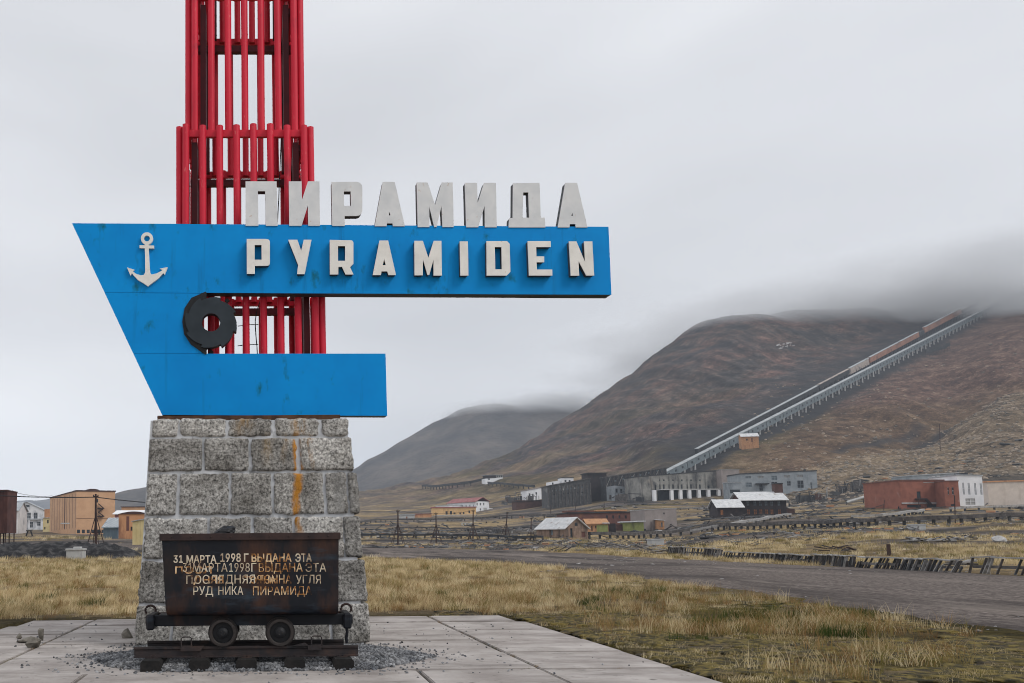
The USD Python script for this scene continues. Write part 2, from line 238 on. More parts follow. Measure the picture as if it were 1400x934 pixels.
# ---------------------------------------------------------------- stone material with rust runs
def stone_mat():
    n = {'geo': ('geometry', {}), 'oi': ('object_info', {}), 'sep': ('separate_xyz', {}),
         'n': ('noise_texture', {'scale': 30.0, 'detail': 8.0, 'roughness': 0.80}), 'r': ('rgb_ramp', {'ramp': [(0.38, (0.05, 0.048, 0.047)), (0.44, (0.24, 0.235, 0.226)), (0.51, (0.47, 0.46, 0.445)), (0.61, (0.80, 0.79, 0.77))]}),
         'n2': ('noise_texture', {'scale': 1.7, 'detail': 4.0}), 'r2': ('rgb_ramp', {'ramp': [(0.35, (0.52, 0.50, 0.47)), (0.62, (1.08, 1.06, 1.03))]}), 'm2': ('mix_color', {'blend_type': 'multiply', 'fac': 1.0, 'use_clamp_result': False}),
         'ro': ('rgb_ramp', {'ramp': [(0, (0.74, 0.74, 0.74)), (1, (1.08, 1.08, 1.08))]}), 'mo': ('mix_color', {'blend_type': 'multiply', 'fac': 1.0}),
         'nw': ('noise_texture', {'scale': 5.0, 'detail': 4.0}), 'wob': ('math', {'math_type': 'multiply_add', 'value2': 0.16, 'value3': -0.08}),
         'xs': ('math', {'math_type': 'add'}), 'p': ('principled_bsdf', {'roughness': 0.92, 'specular_ior_level': 0.2}),
         'nb': ('noise_texture', {'scale': 36.0, 'detail': 7.0, 'roughness': 0.75}), 'bump': ('bump', {'strength': 0.9, 'distance': 0.03}),
         'mp': ('mapping', {'scale': (1, 1, .22)}), 'ns': ('noise_texture', {'scale': 17.0, 'detail': 5.0, 'roughness': 0.7})}
    L = [('geo.position', 'n.vector'), ('geo.position', 'n2.vector'), ('geo.position', 'nw.vector'), ('geo.position', 'nb.vector'), ('geo.position', 'sep.vector'), ('geo.position', 'mp.vector'), ('mp.vector', 'ns.vector'),
         ('n.fac', 'r.fac'), ('n2.fac', 'r2.fac'), ('r.color', 'm2.a'), ('r2.color', 'm2.b'), ('oi.random', 'ro.fac'), ('m2.result', 'mo.a'), ('ro.color', 'mo.b'),
         ('nb.fac', 'bump.height'), ('bump.normal', 'p.normal'), ('nw.fac', 'wob.value1'), ('sep.x', 'xs.value1'), ('wob.value', 'xs.value2')]
    last = 'mo.result'
    # runs of rust, the last two a pale grey and a dark one: (u, half width m, v top, v bottom, strength)
    for i, (u, w, v0, v1, s, c) in enumerate([(405.5, .065, 596, 740, 1.0, (0.50, 0.22, 0.035)), (409, .13, 560, 612, .6, (0.42, 0.24, 0.08)), (334, .15, 560, 600, .55, (0.42, 0.26, 0.10)), (426, .04, 596, 648, .5, (0.40, 0.21, 0.06)), (366, .10, 596, 640, .35, (0.42, 0.28, 0.12)), (389, .05, 596, 636, .35, (0.42, 0.26, 0.10)), (470, .22, 650, 720, .5, (0.52, 0.51, 0.49)), (462, .10, 640, 700, .5, (0.07, 0.068, 0.064))]):
        x = P(u, 640, 11.95)[0]; z0, z1 = P(u, v1, 11.9)[2], P(u, v0, 12.0)[2]
        n[f'd{i}'] = ('math', {'math_type': 'subtract', 'value2': x}); n[f'a{i}'] = ('math', {'math_type': 'absolute'})
        n[f'w{i}'] = ('map_range', {'from_min': w, 'from_max': w * .35, 'to_min': 0.0, 'to_max': s, 'clamp': True})
        n[f'z{i}'] = ('map_range', {'from_min': z0 - .02, 'from_max': z0 + .25, 'to_min': 0.0, 'to_max': 1.0, 'clamp': True}); n[f'y{i}'] = ('map_range', {'from_min': z1 + .06, 'from_max': z1 - .02, 'to_min': 0.0, 'to_max': 1.0, 'clamp': True})
        n[f'k{i}'] = ('rgb_ramp', {'ramp': [(0.40, (0, 0, 0)), (0.55, (1, 1, 1))] if i else [(0.33, (0.35, 0.35, 0.35)), (0.46, (1, 1, 1))]})
        for a in ('pa', 'pb', 'pc'): n[f'{a}{i}'] = ('math', {'math_type': 'multiply'})
        n[f'x{i}'] = ('mix_color', {'b': c})
        L += [('xs.value', f'd{i}.value1'), (f'd{i}.value', f'a{i}.value1'), (f'a{i}.value', f'w{i}.value'), ('sep.z', f'z{i}.value'), ('sep.z', f'y{i}.value'), (f'w{i}.result', f'pa{i}.value1'), (f'z{i}.result', f'pa{i}.value2'),
              (f'pa{i}.value', f'pb{i}.value1'), (f'y{i}.result', f'pb{i}.value2'), ('ns.fac', f'k{i}.fac'), (f'pb{i}.value', f'pc{i}.value1'), (f'k{i}.color', f'pc{i}.value2'), (f'pc{i}.value', f'x{i}.fac'), (last, f'x{i}.a')]
        last = f'x{i}.result'
    L.append((last, 'p.base_color'))
    usdkit.material(stage, '/World/Looks/rough_granite', n, L, surface='p.BSDF')
stone_mat()

# ---------------------------------------------------------------- pedestal
ROT = math.radians(1.0)
ped_c = P(341.5, 741, 13.0); PC = np.array([P(341, 741, 12.9)[0], 12.9 + .28, 0])
zt, zb = P(340, 572.5, 12.0)[2], 0.0
def halfw(z): t = z / zt; return 1.43 * (1 - t) + 1.275 * t
def halfd(z): t = z / zt; return 1.35 * (1 - t) + 1.20 * t
def ped_map(v):
    """(a, b, z), a and b in face widths -1..1, to the world"""
    v = np.asarray(v, float); x = v[:, 0] * halfw(v[:, 2]); y = v[:, 1] * halfd(v[:, 2])
    c, s = math.cos(ROT), math.sin(ROT)
    return np.stack([PC[0] + x * c - y * s, PC[1] + x * s + y * c, v[:, 2]], 1)
rng = np.random.default_rng(7)
def stone(w, d, h, r=.035, amp=.026, step=.035, seed=0, out=None):
    """rough-faced block, centred; r rounds its edges"""
    nx, ny, nz = [max(3, int(round(q / step))) for q in (w, d, h)]; ny = min(ny, 8); V, Fc = [], []
    H = np.array([w, d, h]) / 2; N = (nx, ny, nz); o = 0
    for ax in range(3):
        i, j = [k for k in range(3) if k != ax]; gi, gj = np.meshgrid(np.linspace(-1, 1, N[i] + 1), np.linspace(-1, 1, N[j] + 1), indexing='ij')
        for s in (-1, 1):
            q = np.zeros(gi.shape + (3,)); q[..., i] = gi * H[i]; q[..., j] = gj * H[j]; q[..., ax] = s * H[ax]
            a, b = np.meshgrid(np.arange(N[i]), np.arange(N[j]), indexing='ij'); k = o + a * (N[j] + 1) + b
            f = np.stack([k, k + N[j] + 1, k + N[j] + 2, k + 1], -1).reshape(-1, 4)
            if (s > 0) == (ax == 1): f = f[:, ::-1]
            V.append(q.reshape(-1, 3)); Fc.append(f); o += gi.size
    v = np.vstack(V); f = np.vstack(Fc); f = np.vstack([f[:, [0, 1, 2]], f[:, [0, 2, 3]]])
    m = trimesh.Trimesh(v, f, process=False); m.merge_vertices(); v = m.vertices
    inner = np.clip(v, -(H - r), H - r); d = v - inner; L = np.linalg.norm(d, axis=1, keepdims=True); nrm = d / np.maximum(L, 1e-9)
    v = inner + nrm * r; off = seed * 7.31
    e = (meshkit.fbm(v * 5.5 + off, 3, seed) - .5) * 2 * amp * .8 + (meshkit.fbm(v * 17 + off, 3, seed + 9) - .5) * 2 * amp * 1.0
    m.vertices = v + nrm * e[:, None]; return m
ped = thing('stone_pedestal', 'tapering pedestal of rough grey granite blocks with orange rust runs, under the blue sign', 'pedestal', PC)
core = trimesh.creation.box((1, 1, 1)); q = core.vertices.copy(); IN = .010
core.vertices = ped_map(np.stack([np.sign(q[:, 0]) * (1 - IN / 1.35), np.sign(q[:, 1]) * (1 - IN / 1.27), np.where(q[:, 2] > 0, zt - .02, -.05)], 1))
part(ped, 'mortar', core, 'mortar')
courses = [  # v top, v bottom, joints u
    (573, 597, [(205.5, 241.5), (245, 306.6), (311, 369.6), (375.5, 434), (439, 475.5)]),
    (600, 643.5, [(202, 274), (278, 337.5), (342.5, 403), (409, 480.5)]),
    (647.5, 703, [(199.5, 239), (244, 309.7), (314, 368), (373, 440), (445, 472.5), (475.5, 487.5)]),
    (708, 763, [(196, 280), (285, 339), (344.6, 396.6), (401.7, 466), (468.5, 490.5)]),
    (767.5, 823, [(190.3, 234), (239, 305), (310, 372), (377, 446), (451, 496.5)]),
    (827.5, 881, [(185.5, 230.5), (235, 300), (304, 362), (366, 445.5), (449.5, 501)])]
sd = 0
for ci, (v0, v1, js) in enumerate(courses):
    Yc = 11.83 + .15 * (1 - (v0 + v1 - 1146) / 620.) + .02
    zz1, zz0 = P(340, v0, Yc)[2], max(0.0, P(340, v1, Yc)[2]); zc = (zz0 + zz1) / 2; hw, hd = halfw(zc), halfd(zc)
    xs = [(((P(a, 700, Yc)[0] - PC[0]) / hw), ((P(b, 700, Yc)[0] - PC[0]) / hw)) for a, b in js]
    m0 = max(abs(xs[0][0]), 1e-6); m1 = xs[-1][1]
    D = .34
    for k, (a, b) in enumerate(xs):
        a, b = (a if a > -1.05 else -1.05), min(b, 1.05); sd += 1
        first, last = k == 0, k == len(xs) - 1
        w = (b - a) * hw + .014; dd = D if not (first or last) else .55
        m = stone(w, dd, zz1 - zz0 + .012, r=.024 if ci else .045, seed=sd)
        v = m.vertices; v = np.stack([(a + b) / 2 + v[:, 0] / hw, -1 + (v[:, 1] + dd / 2 - .018) / hd, zc + v[:, 2]], 1); m.vertices = ped_map(v)
        part(ped, 'stone', m, 'rough_granite', smooth=50)
    # the sides and the back
    for side in (-1, 1):
        n = 4; e = np.linspace(-1 + .57 / hd, 1 - (.02 if ci % 2 else .36) / hd, n) if True else 0
        for k in range(n - 1):
            sd += 1; b0, b1 = e[k] + .018 / hd, e[k + 1] - .018 / hd
            m = stone(D, (b1 - b0) * hd, zz1 - zz0, step=.07, seed=sd); v = m.vertices
            v = np.stack([side * (1 - D / 2 / hw) + side * .018 / hw + v[:, 0] / hw, (b0 + b1) / 2 + v[:, 1] / hd, zc + v[:, 2]], 1); m.vertices = ped_map(v)
            part(ped, 'stone', m, 'rough_granite', smooth=50)
    e = np.linspace(-1, 1, 6 if ci % 2 else 5)
    for k in range(len(e) - 1):
        sd += 1; a, b = e[k] + .018, e[k + 1] - .018
        m = stone((b - a) * hw, D, zz1 - zz0, step=.09, seed=sd); v = m.vertices
        v = np.stack([(a + b) / 2 + v[:, 0] / hw, 1 - (D / 2 - .018) / hd + v[:, 1] / hd, zc + v[:, 2]], 1); m.vertices = ped_map(v)
        part(ped, 'stone', m, 'rough_granite', smooth=50)
v = trimesh.creation.box((1, 1, 1)); v.vertices = ped_map(np.stack([v.vertices[:, 0] * 1.86, v.vertices[:, 1] * 1.90, np.where(v.vertices[:, 2] > 0, zt + .05, zt - .03)], 1))
part(ped, 'cap_plate', v, 'rust_plate')

# ---------------------------------------------------------------- the blue sign
SROT = math.radians(2.2); SO = P(340, 741, 12.30); SE = np.array([math.cos(SROT), math.sin(SROT), 0]); SN = np.array([-math.sin(SROT), math.cos(SROT), 0])
def onsign(u, v, off=0.0):
    """point (s, z) of the sign's plane seen at (u, v)"""
    d = ray(u, v); o = SO + SN * off; t = ((o - CAM) @ SN) / (d @ SN); p = CAM + d * t - SO; return (p @ SE, p[2] + SO[2])
def spoly(pts, off=0.0, holes=()): return Polygon([onsign(*p, off) for p in pts], [[onsign(*p, off) for p in h] for h in holes])
def sput(poly, d0, d1):
    m = ext(poly, d0, d1); v = m.vertices; m.vertices = SO * [1, 1, 0] + v[:, :1] * SE + v[:, 1:2] * SN + np.array([0, 0, 1]) * v[:, 2:]; return m
arc = [(277, 401), (262.5, 408.5), (253.5, 422), (250.5, 440), (253, 457), (262, 470.5), (278, 483.5)]
outline = [(98, 305), (832.2, 310), (836.2, 403.2), (277, 400.6)] + arc[1:-1] + [(278, 483.5), (527.3, 483.3), (529.6, 568.8), (221.5, 567.6)]
sign = thing('ship_sign', 'bright blue ship-shaped metal sign with white raised lettering and anchor, on the stone pedestal', 'sign', (SO[0], SO[1], zt))
full = spoly(outline)
part(sign, 'plate_body', sput(full.buffer(-.004), .012, .20), 'sign_edge_shaded')
yt, yb = 400.8, 483.4
cuts = [('upper_panel', [(60, 200), (900, 200), (900, 402 + 60), (280, 462), (280, 400.7), (60, 399.6)]), ('middle_panel', [(60, 399.9), (279, 401.0), (279, 483.1), (60, 482.6)]), ('lower_panel', [(60, 482.9), (700, 483.5), (700, 700), (60, 700)])]
up = spoly([(60, 200), (900, 200), (900, 470), (290, 470), (290, 401.0), (60, 399.7)]); mid = spoly([(60, 399.7), (290, 401.0), (290, 483.4), (60, 482.7)]); low = spoly([(60, 482.7), (290, 483.4), (700, 483.0), (700, 700), (60, 700)])
for nm, reg in (('upper_panel', up), ('middle_panel', mid), ('lower_panel', low)):
    part(sign, nm, sput(full.intersection(reg).buffer(-.0022, join_style=2), 0.0, .013), 'sign_blue')
# black lining of the round opening and the toothed cutter wheel
wc = np.array(onsign(288.6, 441.8)); wr = 37.4 / F * SO[1]
arcp = Polygon([onsign(*p) for p in [(281, 400.4)] + arc[1:-1] + [(281, 483.6)]]).buffer(.012)
ring = arcp.difference(Point(wc).buffer(wr * .80)).intersection(sbox(-99, -99, wc[0] - .02, 99))
part(sign, 'opening_lining', sput(ring, -.012, .19), 'black_iron')
def cutter(c, r, teeth=8, hole=.34, ph=0.0):
    p = []
    for k in range(teeth):
        a0 = ph + 2 * math.pi * k / teeth
        for t in np.linspace(0, 1, 7): a = a0 - t * 2 * math.pi / teeth * .97; p.append((c[0] + r * (.895 + .105 * t) * math.cos(a), c[1] + r * (.895 + .105 * t) * math.sin(a)))
        p = p
    q = []
    for k in range(teeth):
        for t in np.linspace(0, 1, 7):
            a = ph - 2 * math.pi * (k + t * .985) / teeth; rr = r * (.89 + .11 * t); q.append((c[0] + rr * math.cos(a), c[1] + rr * math.sin(a)))
    return Polygon(q).buffer(0).difference(Point(c).buffer(r * hole))
cw = part(sign, 'cutter_wheel', sput(cutter(wc, wr * 1.0, ph=math.radians(23)), -.045, .085), 'wheel_paint', 'dark slate toothed disc with a round hole')
for s, (du, dv) in enumerate([(-14, -33), (-34, 14), (0, 38), (22, -33)]):
    p = np.array(onsign(288.6 + du, 441.8 + dv)); part(sign, 'wheel_bracket', sput(Point(p).buffer(.035, quad_segs=1), .085, .12), 'black_iron')
# lettering
R1 = lambda pts: [(330 + x / 6.087, 240 + y / 6.087) for x, y in pts]
R2 = lambda pts: [(550 + x / 4.8276, 240 + y / 4.8276) for x, y in pts]
rnd = lambda cx, cy, r, a0, a1, n=5: [(cx + r * math.cos(math.radians(a)), cy + r * math.sin(math.radians(a))) for a in np.linspace(a0, a1, n)]
upper = [
    (R1([(37, 50), (292, 50), (301, 417), (206, 417), (199, 128), (136, 128), (140, 417), (37, 417)]), []),
    (R1([(397, 50), (500, 50), (503, 213), (556, 50), (648, 50), (653, 417), (558, 417), (555, 236), (500, 417), (400, 417)]), []),
    (R1([(752, 56)] + [(940, 55)] + rnd(960, 100, 45, -90, 0) + rnd(960, 290, 45, 0, 90) + [(858, 335), (860, 418), (758, 418)]), [R1([(852, 130), (912, 130), (914, 254), (853, 254)])]),
    (R1([(1178, 55), (1275, 55), (1359, 420), (1264, 420), (1259, 396), (1212, 396), (1207, 420), (1112, 420)]), [R1([(1233, 290), (1243, 333), (1225, 333)])]),
    (R2([(97, 47), (166, 47), (217, 200), (262, 47), (332, 47), (338, 339), (267, 339), (260, 190), (226, 339), (213, 339), (176, 190), (178, 339), (104, 339)]), []),
    (R2([(415, 50), (492, 50), (497, 190), (541, 50), (617, 50), (623, 340), (547, 340), (545, 190), (500, 340), (424, 340)]), []),
    (R2([(733, 52), (905, 50), (913, 280), (940, 280), (943, 341), (704, 341), (708, 283), (731, 281)]), [R2([(797, 110), (833, 110), (840, 280), (793, 280)])]),
    (R2([(1078, 50), (1153, 50), (1221, 341), (1147, 341), (1143, 319), (1105, 319), (1103, 341), (1029, 341)]), [R2([(1122, 240), (1130, 268), (1114, 268)])])]
lower = [
    (R1([(46, 530), (205, 530)] + rnd(212, 556, 25, -90, 0) + rnd(212, 726, 25, 0, 90) + [(112, 752), (112, 818), (47, 818)]), [R1([(110, 578), (169, 578), (170, 703), (110, 703)])]),
    (R1([(392, 537), (465, 537), (498, 632), (520, 537), (582, 537), (526, 820), (464, 820), (474, 745)]), []),
    (R1([(737, 538), (905, 540)] + rnd(908, 563, 23, -90, 0) + [(931, 735), (903, 764), (931, 823), (868, 823), (838, 760), (805, 760), (805, 823), (738, 823)]), [R1([(803, 587), (864, 587), (864, 712), (803, 712)])]),
    (R1([(1150, 543), (1220, 543), (1285, 828), (1225, 828), (1215, 797), (1165, 797), (1160, 828), (1095, 828)]), [R1([(1188, 690), (1203, 747), (1175, 747)])]),
    (R2([(80, 433), (135, 433), (172, 548), (208, 433), (257, 433), (261, 660), (207, 660), (207, 548), (177, 656), (167, 656), (135, 545), (135, 658), (82, 658)]), []),
    (R2([(380, 436), (432, 436), (435, 660), (384, 660)]), []),
    (R2([(556, 434), (690, 434), (708, 453), (712, 636), (689, 660), (558, 660)]), [R2([(610, 472), (655, 472), (658, 620), (612, 620)])]),
    (R2([(828, 434), (978, 434), (980, 472), (882, 472), (884, 535), (935, 535), (935, 572), (885, 572), (888, 622), (988, 622), (989, 660), (837, 660)]), []),
    (R2([(1100, 436), (1148, 436), (1208, 580), (1200, 436), (1253, 436), (1265, 660), (1215, 660), (1162, 560), (1166, 661), (1113, 661)]), [])]
for pts, holes in upper:
    g = spoly(pts, -.012, holes)
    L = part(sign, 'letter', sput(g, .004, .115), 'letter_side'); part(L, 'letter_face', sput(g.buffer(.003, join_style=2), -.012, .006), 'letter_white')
for pts, holes in lower:
    g = spoly(pts, -.09, holes)
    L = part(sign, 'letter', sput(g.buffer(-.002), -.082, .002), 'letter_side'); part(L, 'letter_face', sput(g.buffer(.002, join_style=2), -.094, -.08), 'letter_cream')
R4 = lambda pts: [(160 + x / 10.38, 310 + y / 10.38) for x, y in pts]
aring = Point(0, 0)
ap = [spoly(R4(rnd(428, 178, 86, 0, 350, 36)), 0, [R4(rnd(428, 178, 42, 0, 345, 24))]), spoly(R4([(396, 255), (452, 255), (456, 400), (472, 660), (500, 700), (380, 700), (402, 660), (400, 400)])), spoly(R4([(323, 272), (528, 280), (528, 320), (323, 314)])),
      spoly(R4([(405, 690), (440, 700), (485, 690), (560, 675), (630, 640), (650, 625), (610, 605), (722, 585), (678, 692), (660, 668), (590, 745), (500, 810), (442, 855), (380, 812), (300, 765), (230, 690), (215, 668), (195, 706), (145, 588), (250, 622), (225, 645), (275, 680), (340, 700)]))]
ag = ops.unary_union([g.buffer(0) for g in ap]).buffer(.004).buffer(-.004)
am = sput(ag, -.035, .001); part(sign, 'anchor', am, 'letter_cream', 'white anchor emblem')

# ---------------------------------------------------------------- red lattice tower
TX, TY = P(335.4, 500, 12.7)[0], 12.56 + .952; PIT = .238
tow = thing('lattice_tower', 'tall stepped tower of red steel tubes behind the blue sign', 'tower', (TX, TY, zt))
trot = lambda m: rotz(m, ROT, (TX, TY, 0))
RB = .048
tiers = [(zt + .08, 5.12, 9), (5.03, 7.153, 8), (7.03, 9.29, 7), (9.17, 11.3, 6)]
rg = random.Random(3)
for ti, (z0, z1, n) in enumerate(tiers):
    h = PIT * (n - 1) / 2; offs = [(-h + PIT * k) for k in range(n)]; f = h + .0
    for side in range(4):
        for k, o in enumerate(offs):
            a = (o, -f) if side == 0 else (o, f) if side == 1 else (-f - PIT * .40, o + .0) if side == 2 else (f + PIT * .40, o)
            if side >= 2: a = (a[0], a[1] * (f - .07) / f)
            j = rg.uniform(-.005, .005)
            part(tow, 'tube', trot(rod((TX + a[0] + j, TY + a[1], z0), (TX + a[0], TY + a[1], z1 + rg.uniform(-.012, .012)), RB, 12)), 'tower_red', smooth=40)
    hi = h - RB - .035; zr = z1 - .09
    for zz, mm, w in ((zr, 'tower_red', .055), (zr - .16, 'tower_red_shaded', .10)):
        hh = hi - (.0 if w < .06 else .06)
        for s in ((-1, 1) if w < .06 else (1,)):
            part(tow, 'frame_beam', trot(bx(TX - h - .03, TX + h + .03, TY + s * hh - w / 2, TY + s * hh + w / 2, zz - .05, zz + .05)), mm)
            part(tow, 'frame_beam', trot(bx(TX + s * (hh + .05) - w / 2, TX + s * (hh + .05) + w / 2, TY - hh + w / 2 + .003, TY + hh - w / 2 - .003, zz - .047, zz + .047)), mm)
    # corner posts added in dark red, painting in the shade of the inner sides
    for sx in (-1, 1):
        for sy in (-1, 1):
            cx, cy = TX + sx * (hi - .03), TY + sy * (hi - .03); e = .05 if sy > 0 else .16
            part(tow, 'corner_post', trot(bx(cx - .04, cx + .04, cy - (.05 if sy > 0 else .0), cy + (.05 if sy > 0 else .30), z0 + .0, z1 - .20)), 'tower_red_shaded')
cab = thing('lightning_cable', 'thin black cable hanging inside the red tower', 'cable', (TX + .42, TY, zt))
pts = [P(390, -60, 13.2), P(386, 60, 13.2), P(383, 150, 13.2), P(381, 260, 13.1), P(379, 310, 13.1), P(376, 400, 13.1), P(378, 450, 13.1), P(352.5, 484, 13.1)]
pts = [P(391, -60, 13.2), P(388, 70, 13.2), P(385, 172, 13.15), P(382, 250, 13.1), P(379, 308, 13.1), P(366, 380, 13.1), P(349, 440, 13.0), P(352, 486, 13.0), P(354, 560, 13.0)]
t = np.linspace(0, 1, len(pts)); tt = np.linspace(0, 1, 40); pp = np.stack([PchipInterpolator(t, np.array(pts)[:, k])(tt) for k in range(3)], 1)
part(cab, 'conductor', wire(pp, .007), 'cable_black')
for v in (444, 471): part(cab, 'stay_wire', wire([P(325, v + 2, 12.95), P(340, v, 12.95), P(353, v, 12.98)], .006), 'cable_black')

# ---------------------------------------------------------------- mine cart on its rails
YN, YF = 9.87, 10.47; YCt = (YN + YF) / 2
cx0, cx1 = P(219.6, 735, 9.74)[0], P(464.6, 735, 9.74)[0]; ztop = P(340, 728.9, 9.74)[2]; zbod = P(340, 841, 9.80)[2]
cart = thing('mine_cart', 'old black steel coal mine cart lettered in worn cream paint, standing before the pedestal', 'mine cart', ((cx0 + cx1) / 2, YCt, .22))
hwY = .43
def ushape(hw, z0, z1, r, n=8):
    pts = [(-hw, z1)] + [(-hw + r - r * math.cos(t), z0 + r - r * math.sin(t)) for t in np.linspace(0, math.pi / 2, n)] + [(hw - r + r * math.sin(t), z0 + r - r * math.cos(t)) for t in np.linspace(0, math.pi / 2, n)] + [(hw, z1)]
    return Polygon(pts)
def ext_x(poly, x0, x1):
    m = trimesh.util.concatenate([trimesh.creation.extrude_polygon(g, x1 - x0, engine='earcut') for g in getattr(poly, 'geoms', [poly])]); v = m.vertices.copy()
    m.vertices = np.stack([v[:, 2] + x0, v[:, 0], v[:, 1]], 1)
    if m.volume < 0: m.invert()
    return m
out = ushape(hwY, zbod, ztop - .005, .10); inn = ushape(hwY - .012, zbod + .012, ztop + .2, .09)
sh = ext_x(out.difference(inn), cx0 + .022, cx1 - .022); sh.apply_translation((0, YCt, 0))
ends = [ext_x(out, cx0 + .010, cx0 + .0225), ext_x(out, cx1 - .0225, cx1 - .010)]
for e in ends: e.apply_translation((0, YCt, 0))
hop = trimesh.util.concatenate([sh] + ends)
v = hop.vertices; k = np.clip((ztop - v[:, 2]) / (ztop - zbod), 0, 1); v[:, 0] += np.where(v[:, 0] < (cx0 + cx1) / 2, .055, -.02) * k ** 2; hop.vertices = v
hopper = part(cart, 'hopper', hop, 'cart_black', smooth=30)
for (y0, y1) in ((YCt - hwY - .022, YCt - hwY + .012), (YCt + hwY - .012, YCt + hwY + .022)):
    part(cart, 'rim_bar', cbx(cx0 - .012, cx1 + .008, y0, y1, ztop - .072, ztop, .004), 'cart_rim')
for x in (cx0 - .012, cx1 - .03): part(cart, 'rim_bar', cbx(x, x + .036, YCt - hwY + .014, YCt + hwY - .014, ztop - .07, ztop - .002, .004), 'cart_rim')
yf = YCt - hwY
zc0, zc1 = P(300, 855.5, 9.95)[2], P(300, 840.6, 9.95)[2]
fx0, fx1 = P(206, 850, 9.78)[0], P(472, 850, 9.78)[0]
for y in (YN + .075, YF - .145): part(cart, 'frame_beam', cbx(fx0, fx1, y, y + .07, zc0, zc1, .006), 'cart_black')
part(cart, 'floor_plate', bx(fx0 + .05, fx1 - .05, YN + .15, YF - .15, zc1 - .03, zc1 - .003), 'cart_black')
for sx, x in ((-1, fx0), (1, fx1)):
    xa = x - .06 if sx < 0 else x - .01
    part(cart, 'buffer_block', cbx(xa, xa + .085, YCt - .30, YCt + .24, zc0 - .035, zc1 + .01, .015), 'cart_black')
    th = np.linspace(-.3, 1.25 * math.pi, 12); px = x + sx * .035
    part(cart, 'coupling_hook', wire([(px - sx * .055 * math.cos(t) , YCt - .12, zc1 + .045 + .05 * math.sin(t)) for t in th], .013, 7), 'cart_rim', smooth=60)
    part(cart, 'buffer_head', rod((xa - .012 * (sx < 0) , YCt - .2, (zc0 + zc1) / 2), (xa + .085 + .015 * (sx > 0), YCt - .2, (zc0 + zc1) / 2), .05, 14), 'cart_black', smooth=40)
part(cart, 'hanging_chain', wire([(fx1 + .03, YCt - .18, zc0 - .02), (fx1 + .035, YCt - .18, zc0 - .08), (fx1 + .025, YCt - .18, zc0 - .14), (fx1 + .03, YCt - .18, .235)], .018, 6), 'cart_black')
WR = .140
for wx in (P(304.7, 859, YN)[0], P(383, 859, YN)[0]):
    part(cart, 'axle', rod((wx, YN + .03, .227 + WR), (wx, YF - .03, .227 + WR), .028, 10), 'rail_steel', smooth=40)
    for wy, s in ((YN, -1), (YF, 1)):
        c = np.array([wx, wy, .227 + WR])
        prof = np.array([(.0, .0), (.055, -.0), (.055, -.03), (.110, -.02), (.118, -.055), (.156, -.055), (.156, .02), (.172, .024), (.172, .045), (.118, .045), (.0, .03)]); prof = prof[::-1]
        def lathe(pr):
            m = trimesh.creation.revolve([(a_ * .9, b_) for a_, b_ in pr], sections=36); v = m.vertices.copy(); m.vertices = np.stack([v[:, 0], v[:, 2] * (1 if s < 0 else -1), v[:, 1]], 1) + c
            if m.volume < 0: m.invert()
            return m
        w = part(cart, 'wheel', lathe([(0, -.012), (.119, -.004), (.119, .02), (0, .02)]), 'black_iron', smooth=30)
        part(w, 'tyre', lathe([(.119, -.05), (.126, -.056), (.150, -.056), (.156, -.05), (.158, .018), (.172, .024), (.172, .042), (.119, .042), (.119, -.05)]), 'wheel_rim', smooth=30)
        part(w, 'hub', lathe([(0, -.06), (.030, -.060), (.040, -.052), (.052, -.048), (.062, -.038), (.066, -.0), (0, -.0)]), 'black_iron', smooth=30)
        if s < 0:
            for a in range(3): part(w, 'hub_bolt', rod(c + (.02 * math.cos(a * 2.1), -.068, .02 * math.sin(a * 2.1)), c + (.02 * math.cos(a * 2.1), -.058, .02 * math.sin(a * 2.1)), .006, 6), 'wheel_rim')
for x in np.linspace(cx0 + .12, cx1 - .12, 9): part(cart, 'rivet', trimesh.creation.icosphere(1, .008).apply_translation((x, yf - .024, ztop - .036)), 'cart_rim')
# the painted text: an older stencilled coat under a newer one
def paint(txt, u0, u1, vb, hpx, mat_, bold=False, lift=.002, per=None):
    """u0..u1 and baseline vb of the text on the cart's side, one part per word"""
    Y = yf; words = txt
    for (w, a, b, mm) in words:
        m = meshkit.text_mesh(w, 1.0, .0012, bold); x0, x1 = P(a, vb, Y)[0], P(b, vb, Y)[0]; z = P((a + b) / 2, vb, Y)[2]; hh = P(a, vb - hpx, Y)[2] - P(a, vb, Y)[2]
        v = m.vertices; bnd = m.bounds; sx = (x1 - x0) / (bnd[1][0] - bnd[0][0])
        m = trimesh.Trimesh(np.stack([x0 + (v[:, 0] - bnd[0][0]) * sx, Y - lift - v[:, 2], z + v[:, 1] * hh], 1), m.faces, process=False)
        if m.volume < 0: m.invert()
        part(cart, 'painted_word', m, mm)
q = lambda x: 220 + x / 5.6
paint([('31', q(97), q(168), 'paint_cream'), ('МАРТА', q(196), q(425), 'paint_cream')], 0, 0, 769.3, 10, '', True)
paint([('1998', q(455), q(612), 'paint_cream'), ('Г', q(636), q(672), 'paint_cream'), ('ВЫДАНА', q(694), q(1000), 'paint_orange'), ('ЭТА', q(1030), q(1155), 'paint_cream')], 0, 0, 768.0, 11, '', True)
paint([('ПОСЛ', q(108), q(390), 'paint_orange')], 0, 0, 784.0, 9.5, '', True)
paint([('ДНЯЯ', q(250), q(480), 'paint_orange'), ('ТОННА', q(640), q(880), 'paint_orange')], 0, 0, 797.5, 9.5, '', True)
paint([('31', q(168), q(240), 'paint_cream'), ('МАРТА', q(246), q(510), 'paint_cream'), ('1998', q(522), q(680), 'paint_cream'), ('Г', q(692), q(732), 'paint_cream'), ('ВЫДАНА', q(750), q(1085), 'paint_orange'), ('ЭТА', q(1108), q(1265), 'paint_cream')], 0, 0, 781.8, 12, '', lift=.0045)
